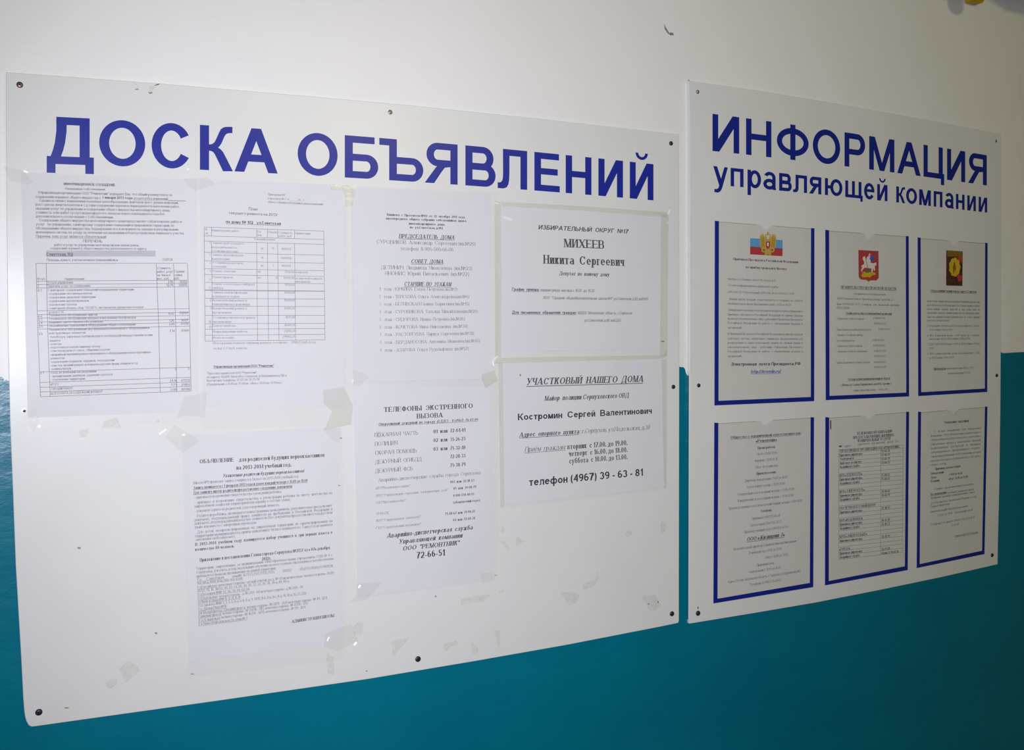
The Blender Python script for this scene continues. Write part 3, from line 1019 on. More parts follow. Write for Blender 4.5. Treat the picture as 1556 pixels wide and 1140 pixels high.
# --- notice 1 : information message with the price table
F1 = Frame(DB + .0005, .0003, 1.0)
n1 = notice([(32, 262.5), (298, 273), (302, 625), (42.3, 635)], 'notice_sheet',
            'sheet at the far left of the wider board, dense text above a tall ruled table', 'notice', F1,
            [(31, 261), (300, 272), (305, 640), (43.5, 655)])
b1 = Block(F1, (52.5, 270), (284.3, 275.3), (289.7, 594.3), (61.3, 603.1)).at_crop(30, 260, 5.557)
T = b1.text
T('ИНФОРМАЦИОННОЕ СООБЩЕНИЕ', 372, 120, 805, 22, 'sansb')
T('Уважаемые собственники!', 380, 158, 720, 20)
for st, x0, y, x1 in (
        ('Управляющая организация ООО "Ремонтник" извещает Вас, что общий размер платы за', 155, 192, 1285),
        ('Однако в связи с изменением основных ценообразующих факторов (рост уровня инфляции,', 165, 260, 1340),
        ('рост цен на энергоносители и т.д.) при сохранении перечня и периодичности выполнения работ,', 134, 293, 1350),
        ('оказания услуг по управлению и содержанию общего имущества многоквартирного дома,', 134, 327, 1268),
        ('стоимость этих работ (услуг) индексируется с началом нового календарного года без', 134, 360, 1222),
        ('дополнительного согласования с Собственниками.', 134, 393, 790),
        ('Содержание общего имущества многоквартирного дома представляет собой комплекс работ и', 165, 426, 1365),
        ('услуг   по управлению, санитарному содержанию помещений и придомовой территории, по', 137, 460, 1303),
        ('обследованию общего имущества, поддержанию его в исправности, наладке и регулированию', 137, 494, 1340),
        ('инженерных систем, по уходу за зелеными насаждениями и благоустройством земельного участка.', 137, 527, 1388)):
    T(st, x0, y, x1, 23)
T('содержание и ремонт общего имущества с', 134, 228, 685, 23)
T('1 января 2013 года', 697, 234, 950, 23, 'sansb')
T('остается без изменений.', 960, 241, 1255, 23, ul=True)
b1.line([(1255, 249), (1400, 253)], .0006, M_INKM)
T('Перечень этих услуг является обязательным!', 137, 562, 730, 23, ul=True)
T('ПЕРЕЧЕНЬ', 535, 603, 697, 24)
T('работ и услуг по управлению многоквартирным жилым домом,', 292, 634, 1005, 22)
T('содержанию и ремонту общего имущества, расположенного по адресу', 258, 663, 1070, 22)
for k in range(20):
    xa, xb = 222 + 46.25 * k, 222 + 46.25 * (k + 1)
    b1.poly([(xa, 722), (xb, 722), (xb, 697), (xa, 697)], M_GREYBOX, .00012)
    b1.poly([(xa, 697), (xb, 697), (xb, 672), (xa, 672)], M_GREYBOX, .00012)
T('Советская, 102', 226, 716, 450, 27, 'sansb', ul=True)
T('Площадь дома (с учетом нежилых помещений),кв.м', 228, 761, 828, 22)
T('3329,58', 1205, 758, 1290, 22)
t_ = .0005
for xa, xb in ((137, 171), (223, 251), (1152, 1158), (1298, 1296), (1415, 1413)):
    # vertical rules: upper end in the first crop, lower end measured in the second
    b1.crop = (30, 260, 5.557)
    p0 = b1.pxy(xa, 780 + (xa - 137) * .004)
    b1.crop = (30, 430, 5.43)
    p1 = b1.pxy(xb, 940 - (xb - 171) * .0388)
    mx = (p0[0] + p1[0]) / 2 - .6 * (1 if xa < 600 else -1.5)
    b1.crop = (0, 0, 1)
    b1.line([p0, (mx, (p0[1] + p1[1]) / 2), p1], t_, M_INKL)
b1.crop = (30, 260, 5.557)
for y in (780, 930, 958, 988): b1.row(137 + (y - 780) * .03, 1417, y, t_, M_INKL)
for st, x0, y, x1 in (('№ п/п', 148, 921, 215), ('Наименование', 378, 921, 548), ('Стоимость', 1160, 830, 1275), ('работ, услуг', 1160, 860, 1293),
                      ('на 1кв.м в', 1160, 889, 1270), ('мес., руб.', 1160, 919, 1262), ('Годовая', 1305, 858, 1390), ('сумма,', 1305, 887, 1375), ('руб.', 1305, 916, 1345),
                      ('1', 150, 950, 158), ('Услуги управления', 232, 952, 448), ('2,96', 1252, 946, 1294), ('92102', 1350, 946, 1410),
                      ('2', 150, 981, 162), ('Перечень услуг по содержанию', 232, 981, 597), ('12,19', 1238, 974, 1294), ('394876', 1340, 974, 1412)):
    T(st, x0, y, x1, 21)
b1.crop = (30, 430, 5.43)
for y, x0 in ((230, 148), (262, 149), (290, 151), (322, 153), (350, 155), (382, 157), (735, 165), (822, 168), (862, 169), (900, 170), (940, 171)):
    b1.row(x0, 1400 + (x0 - 148) * .45, y, t_, M_INKL)
for st, x0, y, x1 in (
        ('2.1', 147, 70, 180), ('Санитарное содержание помещений и придомовой территории', 232, 69, 940), ('-содержание лестничных клеток', 236, 99, 597),
        ('-содержание дворовой территории', 236, 129, 625), ('-содержание мусоропроводов', 236, 159, 570), ('-озеленение газонов', 236, 189, 470),
        ('-санитарная уборка, сбор ТБО,КГО, листвы,ветки, древесных отходов', 236, 219, 1018), ('услуги СЭС', 240, 251, 368),
        ('2.2', 150, 282, 185), ('Техническое обслуживание лифтов', 240, 277, 640), ('6,02', 1228, 262, 1272), ('172769', 1315, 259, 1388),
        ('2.3', 152, 312, 187), ('Техническое обслуживание вводных и внутренних газопроводов', 240, 306, 958),
        ('2.4', 154, 342, 188), ('Аварийно-диспетчерское обслуживание', 240, 335, 688), ('1,26', 1232, 321, 1274), ('36457', 1330, 318, 1390),
        ('2.5', 155, 370, 190), ('Эл.снабжение помещений и оборудования общего пользования', 240, 364, 955), ('2,44', 1233, 350, 1275), ('69398', 1330, 346, 1392),
        ('Техническое обслуживание внутридомового инженерного оборудования и', 240, 396, 1068), ('2.6', 157, 430, 190), ('7,14', 1235, 406, 1278), ('203649', 1332, 403, 1394),
        ('конструктивных элементов:', 242, 425, 545), ('-техобслуж. наружных газопроводов и газ.оборуд.(фланцы,установки эл.хим.', 243, 456, 1098),
        ('защиты)', 244, 486, 335), ('-осмотры', 248, 514, 345), ('-подготовка к осенне-зимнему сезону', 248, 542, 665),
        ('-очистка кровли от снега,  сбивание сосулек', 250, 571, 745), ('-аварийный (мелкий) ремонт инженерного оборудования и конструктивных', 250, 602, 1082),
        ('элементов', 252, 632, 368), ('-содержание подвалов, чердаков, тех.подполий', 252, 661, 780), ('-очистка, мелкий ремонт и покраска детских форм, скамеек и т.д.', 252, 692, 975),
        ('-заливка катков', 254, 720, 425), ('0', 1280, 722, 1290), ('0', 1390, 718, 1400), ('2.7', 168, 752, 202), ('Уход за зелеными насаждениями', 254, 750, 632),
        ('- кронирование деревьев, удаление сухостоя', 256, 780, 765), ('- озеленение территории', 256, 808, 537),
        ('ИТОГО', 256, 848, 320), ('24,18', 1238, 817, 1292), ('673735', 1332, 814, 1404), ('ТЕКУЩИЙ РЕМОНТ', 258, 884, 440), ('7,73', 1248, 852, 1293), ('219802', 1334, 849, 1405),
        ('ВСЕГО ПЛАТА ЗА СОДЕРЖАНИЕ И РЕМОНТ', 258, 922, 685), ('31,90', 1240, 892, 1294), ('891788', 1334, 889, 1406)):
    T(st, x0, y, x1, 20)
b1.flush(n1)
tape(F1, pp(0, 240, 4.715, [(28, 60), (150, 88), (240, 170), (200, 195), (70, 165), (45, 110)]), n1)
tape(F1, pp(0, 560, 4.715, [(165, 350), (212, 300), (262, 275), (278, 380), (240, 455), (200, 400)]), n1)
tape(F1, pp(0, 240, 4.715, [(1310, 150), (1490, 140), (1540, 190), (1400, 240), (1340, 200)]), n1)
crease_glint(F1, (36.5, 260), (42, 262.5), n1, 1.6)
crease_glint(F1, (57.5, 648.5), (61.5, 647.5), n1, 2.4)
crease_glint(F1, (284, 257.2), (286.8, 258.2), n1, 2.0)

# --- notice 2 : repair plan
F2 = Frame(DB + .0007, .0003, 2.3)
n2 = notice([(304, 272.8), (527, 281), (524.5, 618), (309, 621)], 'notice_sheet',
            'repair plan sheet second from left in the top row, pale table of short rows', 'notice', F2,
            [(301, 271.5), (536.5, 281.5), (538, 646), (307, 654)])
b2 = Block(F2, (310, 345.2), (491.7, 351.4), (493.6, 516.6), (311.5, 518.4)).at_crop(290, 270, 5.985)
T = b2.text
for st, x0, y, x1, h in (('Приложение №1', 702, 162, 855, 20), ('к протоколу № 2  от______20__г', 700, 198, 1030, 20), ('общего собрания собственников жилых помещений', 698, 230, 1200, 20),
                         ('План', 525, 297, 605, 27), ('текущего ремонта на 2013г', 345, 333, 790, 25)):
    T(st, x0, y, x1, h, 'serif' if h < 22 else 'sans', M_INKM)
T('по дому № 102   ул.Советская', 318, 414, 817, 28, 'sansb', ul=True)
ROWS_C = [(450, 0), (530, 0), (577, 0), (680, 0), (757, 0), (828, 0), (882, 0), (952, 0), (1020, 0)]
for y, _ in ROWS_C: b2.row(120 + (y - 450) * .008, 1208, y, .00045, M_INKL)
top = lambda X: 450 + (X - 120) * .034
for X in (120, 1207):
    b2.crop = (290, 270, 5.985); p0 = b2.pxy(X, top(X))
    b2.crop = (290, 430, 5.427); X2 = 117 if X == 120 else 1105
    p1 = b2.pxy(X2, 480 - (X2 - 117) * .0105)
    b2.crop = (0, 0, 1); b2.line([p0, p1], .00045, M_INKL)
for X, X2 in ((187, 178), (597, 550), (695, 640), (788, 726), (942, 862)):
    b2.crop = (290, 270, 5.985)
    a0, a1 = b2.pxy(X, top(X)), b2.pxy(X, 530 + (X - 120) * .031)
    a2 = b2.pxy(X, 577 + (X - 120) * .029)
    b2.crop = (290, 430, 5.427); a3 = b2.pxy(X2, 480 - (X2 - 117) * .0105)
    b2.crop = (0, 0, 1); b2.line([a0, a1], .00045, M_INKL); b2.line([a2, a3], .00045, M_INKL)
b2.crop = (290, 270, 5.985)
for st, x0, y, x1 in (
        ('№', 130, 480, 150), ('пп', 130, 516, 155), ('Наименование работ', 192, 488, 435), ('Ед.', 603, 500, 637), ('изм', 603, 532, 640), ('Объём', 700, 505, 780),
        ('Стоимость', 796, 510, 922), ('работ, руб', 796, 540, 915), ('Примечание', 950, 515, 1090), ('Текущий ремонт', 572, 568, 770),
        ('1', 168, 602, 176), ('Замена труб холодного', 195, 603, 480), ('водоснабжения со', 190, 641, 420), ('стояками (розлив)', 190, 676, 430), ('м', 640, 653, 655), ('30', 735, 653, 756), ('36000,00', 820, 657, 912),
        ('2', 168, 712, 178), ('Замена трубопроводов', 195, 711, 475), ('канализации', 192, 747, 350), ('м', 642, 735, 657), ('24000,00', 816, 741, 914),
        ('3', 168, 785, 178), ('Установка радиаторов', 195, 782, 473), ('отопления', 192, 817, 322), ('шт', 636, 808, 662), ('3', 742, 808, 754), ('9600,00', 825, 811, 908),
        ('4', 168, 858, 180), ('Ремонт отмостки', 195, 859, 405), ('м2', 608, 863, 637), ('17500,00', 855, 868, 940), ('по мере необх.', 950, 870, 1068),
        ('5', 168, 936, 180), ('Ремонт кровли', 195, 914, 380), ('м2', 608, 918, 637), ('20', 768, 920, 790), ('12000,00', 840, 921, 940), ('по мере необходимости,', 950, 925, 1195), ('материалы', 950, 955, 1083),
        ('6', 168, 1010, 180), ('Ремонт стен входа и тамбура и', 195, 976, 580), ('тамбура', 195, 1011, 292), ('9000,00', 855, 984, 940)):
    T(st, x0, y, x1, 20, 'serif', M_INKL)
b2.crop = (290, 430, 5.427)
for y in (62, 127, 192, 268, 337, 382, 432, 480): b2.row(116, 1104, y, .00045, M_INKL)
for st, x0, y, x1 in (
        ('7', 158, 76, 168), ('Замена электропроводки', 180, 87, 465), ('в подвале и этажах', 180, 120, 400), ('14000,00', 768, 90, 855),
        ('8', 156, 152, 168), ('Косметический ремонт в', 180, 152, 462), ('помещении мусорокамеры', 180, 185, 487), ('15000,00', 768, 153, 857),
        ('9', 157, 217, 170), ('Косметический ремонт в', 180, 219, 462), ('мусорокамере', 180, 253, 337), ('15000,00', 768, 219, 857),
        ('10', 148, 330, 168), ('Установка смесителя и трапа в', 182, 295, 530), ('мусорокамере', 182, 330, 337), ('4075,00', 780, 292, 858),
        ('11', 148, 374, 168), ('Благоустройство', 180, 363, 368), ('36000,00', 768, 357, 862), ('Непредвиденные работы', 180, 411, 465), ('21282,70', 768, 405, 864),
        ('Итого по плану', 180, 461, 355), ('219802,70', 757, 453, 864), ('Итого размер платы по текущему ремонту составляет -  219802,7 руб. в год,', 182, 507, 1030),
        ('за 1м2: 7,73 руб. в месяц.', 184, 550, 465)):
    T(st, x0, y, x1, 20, 'serif', M_INKL)
T('Управляющая организация ООО "Ремонтник"', 186, 702, 685, 22, 'sansb', ul=True)
for st, x0, y, x1 in (('*Протокол хранится в ООО "Ремонтник"', 132, 757, 545), ('по адресу 142200, Моск.обл.г.Серпухов, ул.Ворошилова д.126-а', 132, 787, 788),
                      ('Контактные телефоны: 37-67-54, 35-73-78', 132, 816, 563), ('(Понедельник: с 8-00 до 17-00час, обед с 12-00 до 13-00час)', 132, 847, 745)):
    T(st, x0, y, x1, 20, 'sans', M_INKL)
b2.flush(n2)
tape(F2, pp(240, 560, 4.576, [(130, 345), (180, 200), (340, 160), (325, 340), (200, 330)]), n2)
tape(F2, pp(240, 560, 4.576, [(1145, 150), (1290, 130), (1355, 260), (1340, 390), (1150, 430), (1210, 300), (1150, 240)]), n2, M_OLDTAPE)
tape(F2, pp(290, 270, 5.985, [(1260, 60), (1470, 65), (1500, 100), (1470, 260), (1400, 260), (1390, 130), (1270, 110)]), n2, M_OLDTAPE)
crease_glint(F2, (509, 282.2), (518, 283.3), n2, 2.4)
crease_glint(F2, (532, 283.4), (541, 284.6), n2, 2.4)

# --- notice 3 : announcement for parents
F3 = Frame(DB + .0005, .0005, 3.9)
n3 = notice([(277, 661), (511.5, 648), (520.5, 978), (288, 1006)], 'notice_sheet',
            'school announcement sheet by itself at the bottom left of the wider board, long paragraphs', 'notice', F3,
            [(275, 659), (520, 645), (524, 1003), (286, 1030)])
b3 = Block(F3, (292, 700), (504, 688.2), (506.8, 925.5), (301.2, 951)).at_crop(270, 630, 5.7)
T = b3.text
T('ОБЪЯВЛЕНИЕ', 190, 424, 485, 34, 'serifb'); T('для родителей будущих первоклассников', 530, 408, 1270, 34, 'serifb')
T('на 2013-2014 учебный год.', 508, 478, 980, 34, 'serifb')
T('Уважаемые родители будущих первоклассников!', 390, 545, 1090, 28, 'serifb', it=True)
T('Школа №9 проводит запись учащихся в 1 класс на 2013-2014 учебный год.', 135, 605, 1045, 25, 'serif')
T('Запись начинается с 1 февраля 2013 года и далее каждый четверг с 15.00 до 18.00', 135, 648, 1122, 25, 'serifb', ul=True)
T('Для записи в школу родители предоставляют следующие документы:', 135, 690, 990, 25, 'serifb', ul=True)
for st, x0, y, x1 in (
        ('- оригинал и ксерокопию свидетельства о рождении ребёнка;', 142, 731, 895),
        ('-  оригинал  и  ксерокопию  свидетельства  о  регистрации  ребёнка  по  месту  жительства  на', 142, 776, 1335),
        ('закреплённой за школой территорией или справку о составе семьи;', 142, 808, 970),
        ('-документ одного из родителей, удостоверяющий личность.', 155, 848, 880),
        ('Родители ребёнка, являющегося иностранным гражданином, дополнительно предъявляют', 168, 890, 1335),
        ('документ,  подтверждающий  право  заявителя  на  пребывание  в  Российской  Федерации  и', 144, 925, 1337),
        ('документ, подтверждающий родство заявителя. Все документы предоставляются на русском', 144, 956, 1337),
        ('языке или вместе с заверенным переводом.', 146, 989, 680),
        ('Для  детей,  незарегистрированных  на  закреплённой  территории,  но  зарегистрированных  на', 168, 1031, 1338),
        ('территории муниципалитета, приём заявлений в 1 класс начинается с 1 августа до момента', 149, 1066, 1338),
        ('заполнения свободных мест.', 151, 1096, 497)):
    T(st, x0, y, x1, 25, 'serif')
T('В  2013-2014  учебном  году  планируется  набор  учащихся  в  три  первых  класса  в', 151, 1138, 1338, 26, 'serifb')
b3.crop = (270, 810, 5.7)
T('количестве 80 человек.', 151, 156, 488, 26, 'serifb')
T('Приложение к постановлению Главы города Серпухова №2137 от « 07» декабря', 190, 248, 1315, 28, 'serifb')
T('2012г.', 728, 240, 808, 28, 'serifb')
for st, x0, y, x1, ul in (
        ('Территории,  закреплённые  за  муниципальным  общеобразовательным  учреждением  СОШ  №  9  г.', 160, 320, 1342, 0),
        ('Серпухова, для учёта детей, подлежащих обучению на всех ступенях образования, и для обеспечения', 162, 353, 1347, 0),
        ('приёма всех граждан, проживающих на данной территории:', 162, 386, 850, 0),
        ('Ул.     Советская', 164, 416, 395, 1), ('дома№: 12,71,73,75/7,77/12,79,81,', 468, 386, 838, 0), ('В10,В3', 912, 340, 985, 0), ('87а,Р/93,91,89д,97,99/10,98,', 1057, 325, 1345, 0),
        ('100,100а,100б,100в,100г,102,102/б', 167, 448, 560, 0),
        ('Ул.Российская', 168, 482, 335, 1), ('нечетная сторона - целый сектор до д. № 41 включительно; четная сторона - В/20', 350, 463, 1350, 0),
        ('12/1,0, 14, 16, 18/22, 20, 22, 24, 26, 28, 30, 32, 34, 36, 38, 38-а, 40, 40-а,', 168, 513, 965, 0),
        ('Ул.Весенняя №№ 52, 56, 58, 60, 62, 66', 170, 545, 620, 1),
        ('Ул.Подольская', 172, 578, 340, 1), ('четная сторона - д. № 2/21 - 68 нечетная сторона - д. № 21/5 - 49', 355, 560, 1082, 0),
        ('Ул.Физкультурная №№ 10, 12, 14, 16, 18', 173, 607, 540, 1), ('Ул.Горького №№ 1, 3, 5, 6, 6-а, 6-б, 8-а, 9, 11/17, 8-б, 8-в, 8-г, 8-д, 14, 14-а, 16, 23, 22а', 175, 640, 1112, 0),
        ('Ул. Джона Рида №10', 176, 671, 422, 1),
        ('1-й Малый проезд, Средний проезд', 177, 702, 585, 1), ('четная сторона - № 21/11 - 1А/9 нечетная сторона - № 1/1 - 12/4', 597, 655, 1292, 0),
        ('Одинский проезд', 177, 734, 373, 1), ('четная сторона - № 24/18 - 11/1, нечетная сторона - № 23/16 - 1/13', 385, 708, 1125, 0),
        ('Ул.Хлынская', 178, 768, 365, 1), ('четная сторона - № 16/24 - 14/11, нечетная сторона - № 1/1 - 12/4', 375, 741, 1105, 0),
        ('Ул. Ново-Нефедовская До дома № 7', 179, 800, 602, 1)):
    T(st, x0, y, x1, 24, 'serif', M_INKM, ul=bool(ul))
T('АДМИНИСТРАЦИЯ ШКОЛЫ', 987, 780, 1352, 26, 'serifb', Y1=726)
b3.flush(n3)
tape(F3, pp(240, 560, 4.576, [(50, 480), (110, 390), (290, 500), (170, 590), (140, 560)]), n3)
tape(F3, pp(240, 560, 4.576, [(1140, 420), (1270, 415), (1265, 520), (1215, 500)]), n3)
tape(F3, pp(240, 860, 4.576, [(1160, 470), (1340, 400), (1390, 520), (1250, 590), (1150, 560)]), n3)
crease_glint(F3, (276.5, 661.3), (281, 660.5), n3, 2.6)
crease_glint(F3, (242, 660), (252, 652.5), n3, 1.2)
crease_glint(F3, (496.5, 974), (499.5, 967.5), n3, 2.2)
crease_glint(F3, (537.5, 980), (541, 975.8), n3, 2.4)

# --- notice 4 : house council
F4 = Frame(DB + .0009, .0003, 5.1)
n4 = notice([(533, 283), (745.5, 293.5), (742, 576), (537, 580.5)], 'notice_sheet',
            'sheet with three underlined italic headings and a list of nine floors, above board centre', 'notice', F4,
            [(533, 281.5), (756, 293), (756.5, 589), (536.8, 581.5)])
b4 = Block(F4, (575, 320), (730, 325.6), (732, 536.4), (577, 540)).at_crop(530, 290, 6.224)
T = b4.text
for st, x0, y, x1 in (('Выписка  с  Протокола №02  от  12  октября  2011  года', 360, 236, 1095), ('внеочередного  общего  собрания  собственников  жилья', 350, 272, 1107),
                      ('многоквартирного  дома', 568, 320, 903), ('по  ул.Советская, д.102', 577, 356, 888)):
    T(st, x0, y, x1, 22, 'serifb', M_INKM, weight=1.1)
for st, x0, y, x1 in (('ПРЕДСЕДАТЕЛЬ  ДОМА', 472, 447, 996, ), ('СОВЕТ  ДОМА', 587, 685, 890), ('СТАРШИЕ  ПО  ЭТАЖАМ', 522, 900, 965)):
    T(st, x0, y, x1, 38, 'serifb', M_INKM, it=True, ul=True)
for st, x0, y, x1 in (('СУРОВИКОВ  Александр  Сергеевич (кв.№20)', 262, 499, 1198), ('телефон  8-905-500-66-06', 488, 564, 988),
                      ('ДЕТИНИЧ  Людмила  Яковлевна  (кв.№23)', 303, 741, 1165), ('ЯНОНИС  Юрий  Витальевич  (кв.№22)', 340, 798, 1135)):
    T(st, x0, y, x1, 35, 'serif', M_INKL)
b4.crop = (530, 430, 6.224)
for i, (nm, y, xe) in enumerate((('ЮРКИНА  Елена  Петровна (кв.№2)', 73, 1027), ('ТЕРЕХОВА  Ольга  Александровна(кв.№6)', 145, 1138), ('БЕЛЯВСКАЯ Галина  Борисовна (кв.№15)', 215, 1138),
                                  ('СУРОВИКОВА  Татьяна  Михайловна(кв.№20)', 288, 1218), ('СИДОРОВА  Ирина  Петровна (кв.№26)', 361, 1096), ('КОЧЕТОВА  Нина  Николаевна  (кв.№34)', 433, 1122),
                                  ('РАСТОРГУЕВА  Лариса  Сергеевна (кв.№38)', 503, 1182), ('БЕРДАНОСОВА  Антонина  Ивановна (кв.№45)', 577, 1237), ('АЗАРОВА  Ольга  Рудольфовна  (кв.№52)', 651, 1130))):
    T(str(i + 1), 286 + i * 1.3, y, 298 + i * 1.3, 31, 'serif', M_INKL)
    T('этаж', 327 + i * 1.2, y, 402 + i, 31, 'serif', M_INKL)
    T('- ' + nm, 415 + i * 1.5, y, xe, 31, 'serif', M_INKL)
b4.flush(n4)
tape(F4, pp(500, 540, 5.187, [(1200, 150), (1300, 120), (1330, 200), (1230, 260), (1200, 190)]), n4, M_OLDTAPE)
tape(F4, [(535, 562), (552, 566), (560, 574), (546, 586), (537, 584)], n4)
crease_glint(F4, (534.5, 580.5), (537, 577.5), n4, 1.6)

# --- notice 5 : emergency telephone numbers
F5 = Frame(DB + .0007, .0005, 7.7)
n5 = notice([(537, 580.5), (744.5, 576.5), (748, 884), (543, 907.5)], 'notice_sheet',
            'emergency telephone list sheet below the floor list, middle of the bottom row', 'notice', F5,
            [(536.5, 579.5), (757, 575.5), (757, 880), (543, 910)])
b5 = Block(F5, (568, 620), (731, 613), (733, 798.7), (570, 815)).at_crop(530, 580, 6.224)
T = b5.text
T('ТЕЛЕФОНЫ  ЭКСТРЕННОГО', 330, 288, 1172, 45, 'serifb', M_INKM, Y1=250)
T('ВЫЗОВА', 640, 349, 885, 45, 'serifb', M_INKM)
T('Оперативный  дежурный  по  городу  (ЕДДС) -  8 (4967)  76-03-09', 278, 416, 1218, 26, 'serifb', M_INKM, it=True, ul=True, Y1=370)
for st, y, x1 in (('ПОЖАРНАЯ  ЧАСТЬ', 524, 652), ('ПОЛИЦИЯ', 608, 460), ('СКОРАЯ  ПОМОЩЬ', 693, 640), ('ДЕЖУРНЫЙ  ОГИБДД', 779, 685), ('ДЕЖУРНЫЙ  ФСБ', 864, 602)):
    T(st, 243 + (y - 524) * .02, y, x1, 37, 'serif', M_INKM)
for a, n_, y in (('01  или', '72-04-01', 489), ('02  или', '35-26-23', 572), ('03  или', '75-32-40', 655), (None, '72-28-33', 726), (None, '75-38-79', 808)):
    if a: T(a, 798, y, 930, 34, 'serifb', M_INKM)
    T(n_, 957, y - (8 if a else 0), 1101, 34, 'serifb', M_INKM)
T('Аварийно-диспетчерские  службы  города  Серпухова', 278, 948, 1240, 33, 'serif', M_INKL)
T('МУП"Водоканал-сервис"', 250, 1021, 580, 24, 'serif', M_INKL, it=True); T('003  или  35-18-23', 957, 962, 1182, 24, 'serifb')
b5.crop = (530, 730, 6.224)
T('МУП "Серпуховские  городские  электрические  сети"', 255, 158, 932, 24, 'serif', M_INKL, it=True); T('05  или  39-08-79', 988, 89, 1200, 24, 'serifb')
T('ОАО"Мосэнергосбыт"', 250, 224, 535, 24, 'serif', M_INKL, it=True); T('8-800-550-00-55', 985, 156, 1180, 24, 'serifb')
T('(абонентский отдел', 985, 220, 1235, 24, 'serifb'); T('37-04-23)', 255, 328, 373, 24, 'serif')
T('МУП "Серпуховская  теплосеть"', 255, 394, 677, 24, 'serif', M_INKL, it=True); T('75-88-67  или  39-90-25', 908, 329, 1190, 24, 'serifb')
T('ГУП "Серпуховский  водоканал"', 255, 464, 680, 24, 'serif', M_INKL, it=True); T('04  или  72-68-38', 983, 387, 1190, 24, 'serifb')
T('Аварийно-диспетчерская  служба', 358, 545, 1165, 42, 'serifb', M_INKM, it=True)
T('Управляющей  компании', 472, 602, 1068, 42, 'serifb', M_INKM, it=True)
T('ООО  "РЕМОНТНИК"', 508, 666, 1040, 42, 'serifb', M_INKM, it=True)
T('72-66-51', 640, 740, 905, 60, 'serifb', M_INK)
b5.flush(n5)
tape(F5, pp(500, 820, 5.187, [(1195, 260), (1310, 265), (1300, 320), (1200, 345)]), n5)
tape(F5, pp(500, 820, 5.187, [(215, 350), (420, 330), (300, 470), (160, 500), (210, 440)]), n5)
crease_glint(F5, (544, 893), (547, 889), n5, 2.2)
crease_glint(F5, (748, 874), (753, 875.6), n5, 1.0, .0009)
tape(F5, pp(530, 580, 6.224, [(258, 470), (300, 470), (302, 528), (258, 530)]), n5, M_OLDTAPE)

# --- notice 6 : electoral district
F6 = Frame(DB + .0011, .00025, 9.1)
n6 = notice([(761, 312.5), (1009, 329.5), (1003.5, 530.5), (761.5, 535)], 'notice_sheet',
            'landscape sheet at the top right of the wider board, framed with yellowed tape', 'notice', F6,
            [(751.5, 304), (1016, 324), (1015, 541), (752, 545)])
b6 = Block(F6, (777, 330), (992, 341.5), (987, 490), (778, 490)).at_crop(740, 290, 4.22)
T = b6.text
T('ИЗБИРАТЕЛЬНЫЙ  ОКРУГ  №17', 328, 247, 902, 28, 'sansb', M_INKM, it=True)
T('МИХЕЕВ', 495, 362, 750, 54, 'serifb', M_INKM)
T('Никита  Сергеевич', 362, 467, 877, 55, 'serifb', M_INKM)
T('Депутат  по  нашему  дому', 462, 541, 782, 24, 'serifb', M_INKM, it=True)
T('График  приёма:', 160, 641, 333, 20, 'sansb', M_INKM, ul=True); T('первая среда  месяца с 18.00  до 19.30', 340, 645, 686, 19, 'sans', M_INKM, it=True)
T('ФОУ  "Средняя  общеобразовательная  школа №9" ул.Советская, д.83, каб.№5', 358, 695, 1030, 19, 'sans', M_INKM, it=True)
T('Для  письменных  обращений  граждан:', 160, 789, 570, 20, 'sansb', M_INKM, ul=True)
T('142203  Московская  область,  г.Серпухов', 577, 792, 928, 19, 'sans', M_INKM, it=True)
T('ул.Советская, д.88, каб.223', 622, 840, 855, 19, 'sans', M_INKM, it=True)
b6.flush(n6)
K = lambda pts: pp(740, 290, 4.22, pts)
tape(F6, K([(45, 62), (85, 75), (90, 560), (88, 1070), (50, 1070), (48, 560)]), n6, M_OLDTAPE)
tape(F6, K([(90, 72), (600, 98), (1150, 138), (1150, 172), (600, 128), (90, 100)]), n6, M_OLDTAPE)
tape(F6, K([(1112, 150), (1160, 155), (1150, 1060), (1105, 1062)]), n6, M_OLDTAPE)
tape(F6, K([(60, 1072), (1120, 1055), (1150, 1020), (1150, 1060), (1120, 1078), (100, 1106), (40, 1110)]), n6, M_OLDTAPE)
crease_glint(F6, (751, 309), (757, 309.5), n6, 2.0, .0014)
crease_glint(F6, (764, 330), (778, 335), n6, 2.0, .0012)
crease_glint(F6, (1014.5, 325.5), (1017, 319), n6, 1.6)
crease_glint(F6, (1013, 339.5), (1014.5, 338), n6, 1.6)
for i, (u0, v0, u1, v1) in enumerate(((749.5, 556, 748.2, 550), (748.2, 550, 751, 545), (751, 545, 756, 541.5))):
    crease_glint(F6, (u0, v0), (u1, v1), n6, 1.2, .0012)

# --- notice 7 : district police officer
F7 = Frame(DB + .0009, .0003, 11.0)
n7 = notice([(763, 551), (1007, 546), (1011.5, 741.5), (765.5, 768)], 'notice_sheet',
            'landscape sheet at the lower right of the wider board ending in a bold telephone number', 'notice', F7,
            [(757.5, 543), (1014, 539), (1014, 744), (760, 773)])
b7 = Block(F7, (785, 580), (991, 574.4), (989, 726.5), (790, 745)).at_crop(740, 530, 4.559)
T = b7.text
T('УЧАСТКОВЫЙ  НАШЕГО  ДОМА', 272, 252, 1080, 46, 'serifb', M_INKM, it=True, ul=True, Y1=230)
T('Майор  полиции Серпуховского ОВД', 397, 361, 980, 33, 'serifb', M_INKM, it=True)
T('Костромин  Сергей  Валентинович', 213, 496, 1140, 44, 'sansb', M_INK)
T('Адрес  опорного  пункта', 222, 613, 634, 32, 'serifb', M_INKM, it=True, ul=True)
T(': г.Серпухов, ул.Подольская, д.38', 640, 587, 1125, 30, 'serif', M_INKM, it=True)
T('Приём  граждан:', 260, 716, 542, 34, 'serif', M_INKM, it=True, ul=True)
